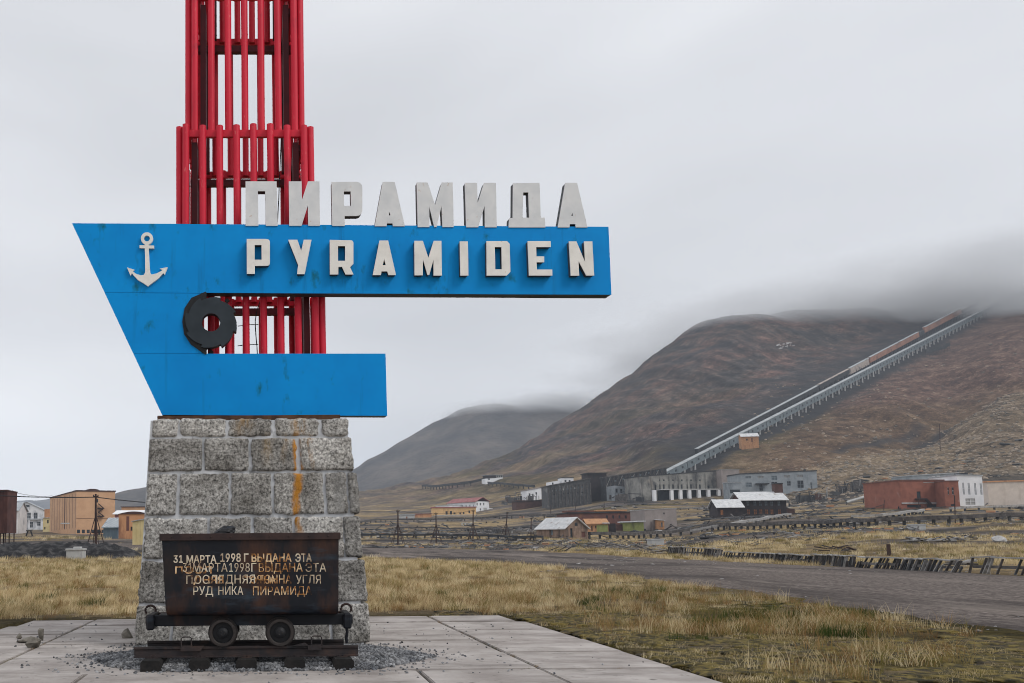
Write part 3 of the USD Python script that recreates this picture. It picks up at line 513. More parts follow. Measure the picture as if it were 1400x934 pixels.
paint([('ПОСЛЕДНЯЯ', q(195), q(720), 'paint_cream'), ('ТОННА', q(745), q(1000), 'paint_orange'), ('УГЛЯ', q(1035), q(1225), 'paint_cream')], 0, 0, 798.0, 12, '', lift=.0045)
paint([('РУД', q(248), q(400), 'paint_cream'), ('НИКА', q(440), q(630), 'paint_cream'), ('ПИРАМИДА', q(705), q(1155), 'paint_orange')], 0, 0, 813.5, 12, '', lift=.0045)

lr = np.random.default_rng(21)
m = lump(lr, .13, 3, .3, (1.0, .7, .52)); m.apply_translation(P(308.5, 729, YCt) + (0, 0, .012))
solo('coal_lump', m, 'coal', 'black lump of coal showing above the rim of the mine cart', 'coal')
# rails, sleepers, clamps
prof = Polygon([(-.045, 0), (.045, 0), (.045, .012), (.010, .022), (.008, .075), (.022, .085), (.022, .107), (-.022, .107), (-.022, .085), (-.008, .075), (-.010, .022), (-.045, .012)])
rx0, rx1 = P(183.7, 887, YN)[0], P(489.5, 887, YN)[0]
for y, t_ in ((YN, 'near rust-black rail under the front wheels of the mine cart'), (YF, 'rear rust-black rail behind the cart wheels, close to the pedestal')):
    m = ext_x(prof, rx0 + (0 if y == YN else .06), rx1 - (0 if y == YN else .1)); m.apply_translation((0, y, .121)); solo('rail', m, 'rail_steel', t_, 'rail', 'rails under the mine cart')
labs = ['first sleeper from the left under the rails, with a rusty brown top', 'second sleeper from the left, under the left cart wheel side', 'middle sleeper under the rails, below the gap between the cart wheels', 'second sleeper from the right, just right of the right cart wheel', 'last sleeper at the right end of the rails']
for k, u in enumerate((205.8, 271.8, 336.6, 403, 470)):
    x = P(u, 900, 9.62)[0]; sl = thing('rail_sleeper', labs[k], 'sleeper', (x, 10.2, 0), 'sleepers under the mine cart rails')
    pr = Polygon([(x - .105, -.03), (x + .105, -.03), (x + .104, .095), (x + .085, .118), (x - .085, .118), (x - .104, .095)])
    part(sl, 'timber', ext(pr, 9.62, 10.75), 'sleeper_wood')
    for y in (YN, YF):
        part(sl, 'tie_plate', bx(x - .055, x + .055, y - .085, y + .085, .1165, .1225), 'rail_steel')
        for s in (-1, 1): part(sl, 'spike', bx(x - .012 + s * .02, x + .012 + s * .02, y - .062, y - .046, .1215, .142), 'rail_steel')
for k, (u0, u1, ul, t_) in enumerate(((247.5, 279.5, 247.5, 'rusty wheel stop clamped on the near rail, left of the wheels'), (399, 439, 425, 'rusty wheel stop clamped on the near rail, right of the wheels'))):
    a, b = P(u0, 880, YN)[0], P(u1, 880, YN)[0]; c = P(ul, 880, YN)[0]; st = thing('wheel_stop', t_, 'wheel stop', ((a + b) / 2, YN, .228), 'wheel stops on the rail')
    if k == 0: pr = Polygon([(a, .185), (b - .04, .185), (b, .237), (a, .237)])
    else: pr = Polygon([(a + .10, .235), (a + .02, .238), (a + .13, .275), (a + .165, .30), (b - .13, .30), (b - .13, .175), (b + .01, .175), (b + .01, .21), (b - .11, .237)])
    if k: pr = Polygon([(a, .2295), (a + .13, .262), (a + .17, .235), (b, .235), (b, .185), (a + .165, .185), (a + .165, .2295)])
    part(st, 'wedge', ext(pr, YN - .045, YN - .024), 'rail_steel')
    part(st, 'foot', bx(c, c + .12, YN - .024, YN + .03, .2285, .236), 'rail_steel')
    part(st, 'handle', wire([(c + .005, YN - .03, .235), (c + .005, YN - .03, .315), (c + .02, YN - .03, .328), (c + .095, YN - .03, .328), (c + .11, YN - .03, .315), (c + .11, YN - .03, .235)], .0075, 6), 'rail_steel')
# ---------------------------------------------------------------- the lie of the land
COLS = {  # u: fourteen (distance, v) pairs, from the flat foreground over the foot hills to the ridge and down behind it
    -700: [(110, 748), (220, 735), (320, 728), (440, 725), (480, 724.5), (520, 724), (540, 724), (600, 723.5), (650, 723), (700, 723), (760, 723), (900, 723), (1100, 723), (1700, 725)],
    200: [(110, 748), (220, 735), (320, 728), (440, 725), (480, 724.5), (520, 724), (540, 724), (600, 723.5), (650, 723), (700, 723), (760, 723), (900, 722), (1100, 721), (1700, 725)],
    400: [(120, 752), (200, 739), (330, 725), (480, 716), (510, 714), (540, 712), (560, 711), (620, 708), (680, 705), (730, 703), (780, 701), (850, 698), (950, 694), (1500, 715)],
    484: [(120, 754), (180, 743), (330, 724), (490, 708), (520, 705), (540, 703), (560, 702), (620, 697), (680, 693), (730, 690), (780, 687), (850, 680), (950, 671), (1500, 700)],
    560: [(120, 755), (180, 743), (330, 725), (490, 707), (515, 704), (540, 703), (560, 702), (620, 695), (680, 688), (730, 683), (780, 678), (860, 670), (980, 662.5), (1500, 710)],
    640: [(120, 755), (180, 743), (330, 723), (490, 706), (510, 702), (540, 698), (560, 695), (620, 684), (680, 672), (730, 664), (780, 658), (860, 650), (980, 639), (1500, 720)],
    700: [(115, 755), (190, 741), (320, 721), (450, 703), (480, 699), (510, 694), (540, 689), (590, 678), (650, 666), (710, 655), (770, 646), (850, 634), (980, 615), (1500, 730)],
    770: [(110, 756), (200, 738), (310, 719), (430, 700), (450, 697), (480, 690), (500, 684), (550, 672), (600, 660), (660, 645), (720, 630), (820, 610), (1000, 571), (1500, 720)],
    850: [(100, 757), (210, 738), (300, 716), (420, 690), (430, 688), (450, 684), (460, 681), (490, 671), (530, 658), (580, 640), (640, 620), (780, 580), (1000, 517), (1500, 690)],
    920: [(90, 757), (215, 736), (300, 712), (420, 688), (430, 684), (440, 678), (448, 674), (458, 666), (468, 657), (484, 648), (512, 632), (750, 560), (1000, 469), (1500, 650)],
    1000: [(75, 760), (200, 728), (290, 705), (410, 690), (430, 680), (450, 662), (468, 648), (490, 620), (508, 611), (528, 607), (562, 598), (750, 530), (1010, 423), (1500, 600)],
    1100: [(65, 763), (180, 726), (280, 703), (380, 690), (430, 655), (460, 634), (480, 620), (545, 579), (562, 579), (594, 557), (640, 541), (820, 490), (1030, 395), (1500, 560)],
    1200: [(55, 768), (160, 722), (260, 704), (350, 684), (400, 657), (450, 632), (480, 620), (630, 528), (648, 528), (682, 507), (735, 493), (860, 460), (1080, 372), (1500, 540)],
    1300: [(50, 776), (130, 731), (250, 703), (335, 686), (410, 640), (490, 592), (525, 594), (742, 480), (766, 476), (801, 456), (865, 442), (950, 424), (1150, 350), (1500, 520)],
    1400: [(46, 780), (110, 734), (230, 706), (325, 690), (410, 610), (515, 537), (555, 542), (880, 430), (915, 424), (970, 405), (1045, 392), (1150, 370), (1300, 330), (1700, 500)],
    1800: [(46, 770), (110, 734), (230, 706), (325, 690), (390, 610), (480, 520), (520, 525), (860, 395), (885, 395), (930, 388), (1000, 375), (1100, 360), (1250, 320), (1700, 500)],
    2700: [(46, 770), (110, 734), (230, 708), (325, 692), (390, 630), (480, 560), (520, 560), (860, 450), (885, 448), (930, 440), (1000, 430), (1100, 420), (1250, 400), (1700, 520)]}
_cu = sorted(COLS); _T, _LY, _Z = [], [], []
for u in _cu:
    r = [P(u, v, Y) for Y, v in COLS[u]]
    _T.append((u - PX) / F); _LY.append([math.log(12), math.log(52 if u < 900 else 40)] + [math.log(p[1]) for p in r]); _Z.append([0, 0] + [max(0.0, p[2]) for p in r])
_T, _LY, _Z = np.array(_T), np.array(_LY), np.array(_Z)
for k in range(len(_cu)): _LY[k] = np.maximum.accumulate(_LY[k] + np.arange(16) * 1e-4)
GT = np.linspace(_T[0], _T[-1], 680); GL = np.linspace(math.log(12), math.log(1700), 620)
_pl, _pz = PchipInterpolator(_T, _LY, axis=0)(GT), PchipInterpolator(_T, _Z, axis=0)(GT)
GZ = np.stack([np.interp(GL, np.maximum.accumulate(a + np.arange(16) * 1e-6), b) for a, b in zip(_pl, _pz)])
GZ = gaussian_filter(GZ, (2.0, 2.2))
GZ = np.where(GZ > 225, 225 + 20 * (1 - np.exp(-(GZ - 225) / 20)), GZ)
_gi = RegularGridInterpolator((GT, GL), GZ, bounds_error=False, fill_value=None)
def zsm(X, Y):
    X, Y = np.broadcast_arrays(np.asarray(X, float), np.asarray(Y, float)); Yc = np.clip(Y, 12, 1699); t = np.clip(X / Yc, GT[0], GT[-1])
    z = _gi(np.stack([t, np.log(Yc)], -1)).reshape(X.shape); return np.where(Y < 12, 0.0, z)
def line_dist(X, Y, pts):
    ls = np.array(pts, float); d = np.full(X.shape, 1e9)
    for a, b in zip(ls[:-1], ls[1:]):
        ab = b - a; t = np.clip(((X - a[0]) * ab[0] + (Y - a[1]) * ab[1]) / (ab @ ab), 0, 1); d = np.minimum(d, np.hypot(X - a[0] - t * ab[0], Y - a[1] - t * ab[1]))
    return d
CORR1 = [tuple(P(u, v, Y)[:2]) for u, v, Y in ((905, 652, 474), (1000, 606, 528), (1100, 556, 594), (1200, 506, 682), (1300, 456, 801), (1400, 405, 970), (1460, 380, 1130))]
CORR2 = [tuple(P(u, v, Y)[:2]) for u, v, Y in ((950, 622, 535), (1100, 543, 640), (1200, 493, 735), (1300, 442, 865), (1400, 392, 1045))]
def zg(X, Y):
    X, Y = np.broadcast_arrays(np.asarray(X, float), np.asarray(Y, float)); z = zsm(X, Y)
    R = np.hypot(X, Y); p = np.stack([X, Y, 0 * X], -1)
    k = np.clip((R - 45) / 60, 0, 1) * np.clip(Y / 30, 0, 1); h = np.clip((z - 22) / 50, 0, 1)
    rough = (meshkit.fbm(p / 26, 4, 11) - .5) * (.9 * k * (1 - h) * np.clip(R / 200, 0.2, 1.2)) + (meshkit.fbm(p / 5.0 , 3, 12) - .5) * (.30 * k)
    # gullies run down the slopes: noise drawn out along the distance
    g = meshkit.fbm(np.stack([X / 38, Y / 210, 0 * X], -1), 4, 31); g2 = meshkit.fbm(np.stack([X / 11 + 1.2 * g, Y / 60, 0 * X], -1), 3, 35)
    dl = np.minimum(line_dist(X, Y, CORR1), line_dist(X, Y, CORR2)); cor = np.clip((60 - dl) / 45, 0, 1) * np.clip((Y - 440) / 60, 0, 1); h = h * (1 - cor * .92); z = z - cor * 2.5
    return z + rough * (1 - cor) + h * ((g - .5) * np.where(z > 150, 12, 20) + (g2 - .5) * 6) + (meshkit.fbm(p / 1.3, 3, 5) - .5) * .05 * np.clip((Y - 17) / 6, 0, 1)
def hit(u, v, Y0=20, Y1=1300):
    """the first point of the ground on the line of sight of (u, v) past the distance Y0"""
    Y = np.exp(np.linspace(math.log(Y0), math.log(Y1), 420)); d = ray(u, v); p = CAM + d * (Y / d[1])[:, None]
    below = p[:, 2] - zg(p[:, 0], p[:, 1]) <= 0; i = int(np.argmax(below)) if below.any() else len(Y) - 1
    q = p[i].copy()
    if i > 0:
        f = p[i - 1:i + 1, 2] - zg(p[i - 1:i + 1, 0], p[i - 1:i + 1, 1]); s = f[0] / (f[0] - f[1]) if f[0] > f[1] else 1.0; q = p[i - 1] + (p[i] - p[i - 1]) * min(1, max(0, s))
    q[2] = zg(q[0], q[1]); return q

# paint masks of the ground, in metres on the map
g2 = lambda u, v: hit(u, v, 10, 400)[:2]
near_edge = [(9.8, 7.0)] + [tuple(G(u, v)[:2]) for u, v in ((1400, 872), (1200, 838), (1000, 808), (850, 788), (760, 775), (640, 768), (500, 762.5), (300, 761), (100, 760), (-300, 759.5), (-900, 759))]
far_edge = [(33, 7.0)] + [tuple(G(u, v)[:2]) for u, v in ((1400, 789), (1300, 782), (1165, 776), (1000, 769), (840, 760.5))] + [tuple(P(u, v, Y)[:2]) for u, v, Y in ((700, 754, 118), (600, 751, 133), (484, 750, 140), (300, 749, 130), (100, 748, 125), (-300, 748, 130), (-900, 748, 160))]
ROADP = Polygon(near_edge + far_edge[::-1]).buffer(0)
import shapely
def inside(poly, X, Y): return shapely.contains_xy(poly, X, Y)
def sdist(poly, X, Y, ):
    p = shapely.points(X, Y); d = shapely.distance(poly.exterior, p); return np.where(shapely.contains_xy(poly, X, Y), d, -d)
PLAZA = Polygon([(-4.1, 3.0), (4.12, 3.0), (4.12, 16.35), (-4.1, 16.05)])
_pl = lambda l: Polygon([P(u, 600, Y)[:2] for u, Y in l])
SPUR = _pl([(985, 465), (1100, 560), (1200, 648), (1300, 770), (1400, 928), (1900, 900), (1900, 395), (1000, 395)]); TANR = _pl([(1040, 425), (1100, 440), (1200, 468), (1290, 503), (1340, 533), (1420, 560), (1900, 560), (1900, 340), (1100, 365)])
def masks(X, Y, Z):
    """red: dry grass, green: moss and green growth, blue: dark slag and coal; the rest is bare gravelly earth"""
    p = np.stack([X, Y, 0 * X], -1); n1 = meshkit.fbm(p / 9, 4, 41); n2 = meshkit.fbm(p / 2.2, 3, 42); n3 = meshkit.fbm(p / 45, 4, 43); R = np.hypot(X, Y)
    U = PX + F * X / np.maximum(Y, 1e-3); far = np.clip((Z - 18) / 30, 0, 1)
    dry = np.clip((n1 - .40) * 6, 0, 1) * .9 + .1
    # foreground meadow
    nearm = (Y < 75) & (~inside(ROADP, X, Y))
    dry = np.where(nearm, np.clip(.95 - np.clip((n2 - .5) * 1.6, 0, 1), .3, 1), dry)
    moss = np.zeros_like(X)
    fr = np.clip((U - 620) / 260, 0, 1) * np.clip((34 - Y) / 12, 0, 1) * (Y > 4)
    moss = np.maximum(moss, fr * np.clip((n1 * .6 + n2 * .55 - .34) * 3.0, 0.25, 1)); dry = dry * (1 - .62 * fr)
    edge = np.clip(1 - (shapely.distance(PLAZA, shapely.points(X, Y))) / 1.4, 0, 1); moss = np.maximum(moss, edge * .9); dry = dry * (1 - edge * .8)
    # strips across the far flats
    bands = meshkit.fbm(np.stack([X / 70, Y / 11, 0 * X], -1), 3, 51)
    mid = np.clip((Y - 60) / 40, 0, 1) * (1 - far)
    dry = np.where(mid > 0, dry * (1 - mid) + mid * np.clip((bands * .7 + n1 * .4 - np.where(Y < 110, .40, .47)) * 7, 0, 1), dry)
    slag = mid * np.clip((meshkit.fbm(np.stack([X / 90, Y / 8, 0 * X], -1), 3, 57) - .56) * 9, 0, 1) * .8
    lg = np.clip((400 - U) / 100, 0, 1); slag = np.maximum(slag, lg * np.clip((Y - 62) / 6, 0, 1) * np.clip((125 - Y) / 30, 0, 1) * .85)
    # hills
    veg = meshkit.fbm(np.stack([X / 120, Y / 160, Z / 60], -1), 4, 61); moss = np.where(far > 0, far * np.clip((veg - .48) * 5, 0, .55) * np.clip((135 - Z) / 70, .12, 1), moss)
    dry = dry * (1 - far) + far * np.clip((n3 - .45) * 4, 0, 1) * np.clip((90 - Z) / 60, 0, .38)
    # tailings under the two galleries
    cv = [P(905, 652, 474)[:2], P(1000, 606, 528)[:2], P(1100, 556, 594)[:2], P(1200, 506, 682)[:2], P(1300, 456, 801)[:2], P(1400, 405, 970)[:2]]
    dl = line_dist(X, Y, [(a + [0, 0]) for a in cv]); du = line_dist(X, Y, [P(950, 622, 535)[:2], P(1100, 543, 640)[:2], P(1200, 493, 735)[:2], P(1300, 442, 865)[:2], P(1400, 392, 1045)[:2]])
    upside = np.interp(U, [905, 1000, 1100, 1200, 1300, 1400, 1500], [474, 528, 594, 682, 801, 970, 1230]); s2 = np.clip(1.25 - np.minimum(dl, du) / 40 + (n1 - .5) * .9, 0, 1) * np.clip((Y - upside + 36 + (n1 - .5) * 20) / 9, 0, 1); slag = np.maximum(slag * (1 - far), s2 * np.clip((Y - 400) / 60, 0, 1))
    cs = np.clip(1 - line_dist(X, Y, [P(1100, 690, 385)[:2], P(1250, 676, 365)[:2], P(1420, 680, 350)[:2]]) / 22 + (n1 - .5) * 1.4, 0, 1) * .9; slag = np.maximum(slag, cs * (U > 1050))
    # the black run in the valley between the two spurs, and dark wash under the factory
    for pl, w in (([P(1380, 545, 540)[:2], P(1340, 560, 530)[:2], P(1320, 580, 520)[:2], P(1260, 610, 500)[:2]], 9), ([P(1140, 610, 480)[:2], P(1200, 592, 500)[:2], P(1260, 578, 530)[:2]], 4), ([P(870, 690, 405)[:2], P(960, 692, 400)[:2], P(1080, 690, 370)[:2], P(1200, 680, 345)[:2]], 10)):
        slag = np.maximum(slag, np.clip(1.15 - line_dist(X, Y, pl) / w + (n1 - .5) * .9, 0, 1) * .92)
    gm = np.clip(1.2 - line_dist(X, Y, [P(790, 694, 405)[:2], P(860, 690, 400)[:2], P(960, 690, 395)[:2]]) / 9 + (n1 - .5), 0, 1); moss = np.maximum(moss, gm); slag = slag * (1 - gm)
    spur = np.clip(.5 + sdist(SPUR, X.ravel(), Y.ravel()).reshape(X.shape) / 26 + (n1 - .5) * 1.4, 0, 1) * np.clip((Z - 14) / 14, 0, 1); tan = np.clip(.5 + sdist(TANR, X.ravel(), Y.ravel()).reshape(X.shape) / 14 + (n1 - .5) * 1.6, 0, 1) * np.clip((Z - 10) / 10, 0, 1)
    masks.more = np.stack([spur, tan, 0 * X], -1); dry = dry * (1 - .6 * np.maximum(spur, tan)); moss = moss * (1 - .55 * spur) * (1 - .8 * tan)
    return np.stack([np.clip(dry, 0, 1), np.clip(moss, 0, 1), np.clip(slag, 0, 1)], -1)
def color_mesh(path, m, mat_, cols, normals=True):
    pr = usdkit.mesh(stage, path, m, '/World/Looks/' + mat_, smooth=True)
    UsdGeom.PrimvarsAPI(pr).CreatePrimvar('cover2', Sdf.ValueTypeNames.Color3fArray, 'vertex').Set(Vt.Vec3fArray.FromNumpy(masks.more.astype(np.float32)))
    UsdGeom.PrimvarsAPI(pr).CreatePrimvar('cover', Sdf.ValueTypeNames.Color3fArray, 'vertex').Set(Vt.Vec3fArray.FromNumpy(cols.astype(np.float32)))
    return pr.GetPrim()
def ground_mat():
    n = {'geo': ('geometry', {}), 'at': ('attribute', {'attribute': 'cover'}), 'sep': ('separate_color', {}), 'sx': ('separate_xyz', {}),
         'n': ('noise_texture', {'scale': 4.5, 'detail': 9.0, 'roughness': 0.78}), 'nf': ('noise_texture', {'scale': 0.11, 'detail': 10.0, 'roughness': 0.72}), 'nv': ('noise_texture', {'scale': 0.035, 'detail': 6.0, 'roughness': 0.6}),
         'earth': ('rgb_ramp', {'ramp': [(0.40, (0.055, 0.047, 0.044)), (0.5, (0.125, 0.105, 0.094)), (0.60, (0.24, 0.21, 0.185))]}),
         'hill': ('rgb_ramp', {'ramp': [(0.38, (0.020, 0.019, 0.021)), (0.46, (0.056, 0.048, 0.048)), (0.53, (0.094, 0.076, 0.072)), (0.60, (0.195, 0.160, 0.145))]}),
         'at2': ('attribute', {'attribute': 'cover2'}), 'sep2': ('separate_color', {}), 'ng': ('noise_texture', {'scale': 0.55, 'detail': 6.0, 'roughness': 0.75}), 'gmix': ('mix_float', {'fac': 0.5}),
         'spur': ('rgb_ramp', {'ramp': [(0.38, (0.026, 0.020, 0.020)), (0.47, (0.080, 0.046, 0.037)), (0.53, (0.140, 0.084, 0.062)), (0.60, (0.26, 0.180, 0.132))]}), 'msp': ('mix_color', {}),
         'tan': ('rgb_ramp', {'ramp': [(0.40, (0.035, 0.030, 0.026)), (0.48, (0.13, 0.095, 0.066)), (0.54, (0.21, 0.155, 0.105)), (0.60, (0.42, 0.34, 0.26))]}), 'mtn': ('mix_color', {}),
         'hillv': ('rgb_ramp', {'ramp': [(0.40, (0.58, 0.66, 0.74)), (0.5, (0.95, 0.93, 0.9)), (0.60, (1.25, 1.0, 0.92))]}), 'hm': ('mix_color', {'blend_type': 'multiply', 'fac': 1.0}),
         'ms2': ('mapping', {'scale': (.20, .014, .03)}), 'nst': ('noise_texture', {'scale': 1.0, 'detail': 6.0, 'roughness': 0.62}), 'rst': ('rgb_ramp', {'ramp': [(0.38, (0.62, 0.66, 0.70)), (0.5, (1.05, 1.03, 1.0)), (0.62, (1.5, 1.38, 1.32))]}), 'hst': ('mix_color', {'blend_type': 'multiply', 'fac': 0.85}),
         'zr': ('map_range', {'from_min': 14.0, 'from_max': 40.0, 'to_min': 0.0, 'to_max': 1.0, 'clamp': True}), 'base': ('mix_color', {}),
         'dry': ('rgb_ramp', {'ramp': [(0.40, (0.11, 0.080, 0.040)), (0.5, (0.30, 0.215, 0.108)), (0.60, (0.50, 0.385, 0.22))]}), 'md': ('mix_color', {}),
         'moss': ('rgb_ramp', {'ramp': [(0.40, (0.028, 0.026, 0.012)), (0.5, (0.090, 0.069, 0.019)), (0.60, (0.19, 0.145, 0.038))]}), 'mm': ('mix_color', {}),
         'slag': ('rgb_ramp', {'ramp': [(0.35, (0.018, 0.019, 0.022)), (0.6, (0.052, 0.052, 0.055)), (0.72, (0.12, 0.115, 0.11))]}), 'ms': ('mix_color', {}),
         'nadd': ('mix_float', {'fac': 0.5}), 'p': ('principled_bsdf', {'roughness': 0.97, 'specular_ior_level': 0.12}), 'bump': ('bump', {'strength': 0.75, 'distance': 0.12}), 'bump2': ('bump', {'strength': 0.9, 'distance': 3.0})}
    L = [('geo.position', x + '.vector') for x in ('n', 'nf', 'nv', 'sx')] + [('at.color', 'sep.color'), ('n.fac', 'nadd.a'), ('nf.fac', 'nadd.b'),
         ('nadd.result', 'earth.fac'), ('gmix.result', 'hill.fac'), ('nv.fac', 'hillv.fac'), ('hill.color', 'hm.a'), ('hillv.color', 'hm.b'), ('sx.z', 'zr.value'), ('earth.color', 'base.a'), ('geo.position', 'ms2.vector'), ('ms2.vector', 'nst.vector'), ('nst.fac', 'rst.fac'), ('hm.result', 'hst.a'), ('rst.color', 'hst.b'), ('hst.result', 'base.b'), ('zr.result', 'base.fac'),
         ('nadd.result', 'dry.fac'), ('at2.color', 'sep2.color'), ('geo.position', 'ng.vector'), ('nf.fac', 'gmix.a'), ('ng.fac', 'gmix.b'), ('gmix.result', 'spur.fac'), ('gmix.result', 'tan.fac'), ('base.result', 'msp.a'), ('spur.color', 'msp.b'), ('sep2.r', 'msp.fac'), ('msp.result', 'mtn.a'), ('tan.color', 'mtn.b'), ('sep2.g', 'mtn.fac'), ('mtn.result', 'md.a'), ('dry.color', 'md.b'), ('sep.r', 'md.fac'), ('nadd.result', 'moss.fac'), ('md.result', 'mm.a'), ('moss.color', 'mm.b'), ('sep.g', 'mm.fac'),
         ('nadd.result', 'slag.fac'), ('mm.result', 'ms.a'), ('slag.color', 'ms.b'), ('sep.b', 'ms.fac'), ('ms.result', 'p.base_color'), ('n.fac', 'bump.height'), ('nf.fac', 'bump2.height'), ('bump.normal', 'bump2.normal'), ('bump2.normal', 'p.normal')]
    usdkit.material(stage, '/World/Looks/ground_look', n, L, surface='p.BSDF')
ground_mat()
mat('road_gravel', [(0.40, (0.050, 0.040, 0.037)), (0.5, (0.112, 0.093, 0.084)), (0.60, (0.22, 0.188, 0.168))], 7.0, 0.97, 0.7, 26, .02, detail=12, nrough=.78, spec=.12, stain=((0.045, 0.038, 0.036), .20, .48, .60, (1, .22, 1)), stain2=((0.21, 0.178, 0.156), .28, .54, .68, (1, .15, 1)))
# ground: rings of quads round the camera, dense in the field of view
ths = np.concatenate([np.linspace(-math.pi, -.62, 40)[:-1], np.linspace(-.62, 1.02, 520), np.linspace(1.02, math.pi, 40)[1:]])
rs = np.concatenate([[1.5], np.geomspace(3, 60, 110), np.geomspace(61, 1750, 400)[0:]])
TH, RS = np.meshgrid(ths, rs, indexing='ij'); GXm, GYm = RS * np.sin(TH), RS * np.cos(TH)
Zm = zg(GXm, np.maximum(GYm, 1.0)); back = np.clip((GYm - 2) / 8, 0, 1); Zm = Zm * np.where(np.abs(TH) < 1.15, 1, np.clip((1.9 - np.abs(TH)) / .75, 0, 1))
plz = inside(PLAZA.buffer(.03), GXm, GYm); Zm = np.where(plz, -.13, Zm)
rd = sdist(ROADP, GXm.ravel(), GYm.ravel()).reshape(GXm.shape); Zm = Zm - .06 * np.clip(rd / .6 - .8, 0, 1) * (RS < 220)
vv = np.stack([GXm, GYm, Zm], -1).reshape(-1, 3); ni, nj = GXm.shape
a, b = np.meshgrid(np.arange(ni - 1), np.arange(nj - 1), indexing='ij'); k = a * nj + b
q4 = np.stack([k, k + 1, k + nj + 1, k + nj], -1).reshape(-1, 4)[:, ::-1]
gmsh = trimesh.Trimesh(vv, np.vstack([q4[:, [0, 1, 2]], q4[:, [0, 2, 3]]]), process=False)
if gmsh.face_normals[:, 2].mean() < 0: gmsh.invert()
tag(color_mesh('/World/ground', gmsh, 'ground_look', masks(vv[:, 0], vv[:, 1], vv[:, 2])), kind='structure')
# gravel road: its own sheet a little above the ground, its edges frayed
def strip(e0, e1, n_along, n_across, lift):
    def res(e, n):
        l = LineString(e); return np.array([l.interpolate(t, normalized=True).coords[0] for t in np.linspace(0, 1, n)])
    A, B = res(e0, n_along), res(e1, n_along); t = np.linspace(0, 1, n_across); g = A[:, None] * (1 - t)[None, :, None] + B[:, None] * t[None, :, None]
    w = (meshkit.fbm(np.concatenate([g / 1.9, 0 * g[..., :1]], -1), 3, 71) - .5)[..., None] * 1.5 * np.where((t < .5), -1, 1)[None, :, None] * (np.abs(t - .5) > .42)[None, :, None]
    dirn = (B - A); dirn /= np.linalg.norm(dirn, axis=1, keepdims=True); g = g + dirn[:, None] * w
    z = zg(g[..., 0], g[..., 1]) + lift - (np.abs(t - .5) > .495)[None, :] * .06; i, j = np.meshgrid(np.arange(n_along - 1), np.arange(n_across - 1), indexing='ij'); k = i * n_across + j
    f = np.stack([k, k + n_across, k + n_across + 1, k + 1], -1).reshape(-1, 4); m = trimesh.Trimesh(np.concatenate([g, z[..., None]], -1).reshape(-1, 3), np.vstack([f[:, [0, 1, 2]], f[:, [0, 2, 3]]]), process=False)
    if m.face_normals[:, 2].mean() < 0: m.invert()
    return m
solo('road', strip(near_edge, far_edge, 800, 60, .02), 'road_gravel', kind='structure', smooth=True)

# ---------------------------------------------------------------- paved plaza
pv = '/World/plaza'; UsdGeom.Xform.Define(stage, pv); tag(stage.GetPrimAtPath(pv), kind='structure'); BASE[pv] = np.zeros(3)
part(pv, 'bedding', bx(-4.05, 4.07, 3.0, 16.0, -.16, -.026), 'joint_soil')
rowsd = [16.33, 15.2, 13.85, 12.45, 11.05, 9.62, 8.2, 6.7, 5.2, 3.7]
rr = np.random.default_rng(5)
for k in range(len(rowsd) - 1):
    d1, d0 = rowsd[k], rowsd[k + 1]
    xsn = [-4.1, -2.93, 2.73, 4.12] if k < 5 else [-4.1, -1.82, 1.50, 2.74, 4.12]
    if k == 0: xsn = [-4.0, -2.93, 2.73, 3.98]
    for a, b in zip(xsn[:-1], xsn[1:]):
        g = .014 + rr.uniform(0, .012)
        e = lambda x, d: d - (.27 * max(0, -x) / 4.1 if d > 9 else 0.05 * max(0, -x))
        pts = [(a + g, e(a, d0) + g), (b - g, e(b, d0) + g), (b - g, e(b, d1) - g), (a + g, e(a, d1) - g)]
        pl = Polygon(pts)
        if rr.random() < .7:                            # chipped corners
            for (px, py) in pts:
                if rr.random() < .5: pl = pl.difference(Polygon([(px + rr.uniform(.03, .12) * math.cos(t), py + rr.uniform(.02, .07) * math.sin(t)) for t in np.linspace(0, 6.28, 8)[:-1]]).buffer(0))
        if pl.geom_type != 'Polygon': pl = max(pl.geoms, key=lambda q: q.area)
        m = trimesh.creation.extrude_polygon(pl, .11, engine='earcut'); top = m.vertices[:, 2] > .05; ctr = np.array([(a + b) / 2, (d0 + d1) / 2])
        z = -.11 + rr.uniform(-.006, .006); tilt = rr.uniform(-.0015, .0015, 2)
        # a rounded arris: inner top sheet and a bevel ring
        inner = pl.buffer(-.010, join_style=2); mt = trimesh.creation.extrude_polygon(inner, .118, engine='earcut')
        m = trimesh.util.concatenate([m, mt]); m.vertices[:, 2] += z + (m.vertices[:, :2] - ctr) @ tilt
        part(pv, 'paving_slab', m, 'slab_concrete')
# ---------------------------------------------------------------- gravel and stones
def instancer(path, protos, pos, scale, rot_axis_angle, idx, kind='stuff'):
    pi = UsdGeom.PointInstancer.Define(stage, path); rel = pi.CreatePrototypesRel()
    for p in protos: rel.AddTarget(p)
    pi.CreateProtoIndicesAttr(Vt.IntArray.FromNumpy(np.asarray(idx, np.int32))); pi.CreatePositionsAttr(Vt.Vec3fArray.FromNumpy(np.asarray(pos, np.float32)))
    pi.CreateScalesAttr(Vt.Vec3fArray.FromNumpy(np.asarray(scale, np.float32)))
    pi.CreateOrientationsAttr(Vt.QuathArray([Gf.Quath(float(q[0]), float(q[1]), float(q[2]), float(q[3])) for q in rot_axis_angle])); tag(pi.GetPrim(), kind=kind); return pi
def proto(name, mesh, mat_, smooth=False, cover=None):
    path = f'/World/{name}'
    return path
def rquat(rng, n, up=False):
    if up:
        a = rng.uniform(0, 2 * np.pi, n); return np.stack([np.cos(a / 2), 0 * a, 0 * a, np.sin(a / 2)], 1)
    q = rng.normal(size=(n, 4)); return q / np.linalg.norm(q, axis=1, keepdims=True)
r5 = np.random.default_rng(55)
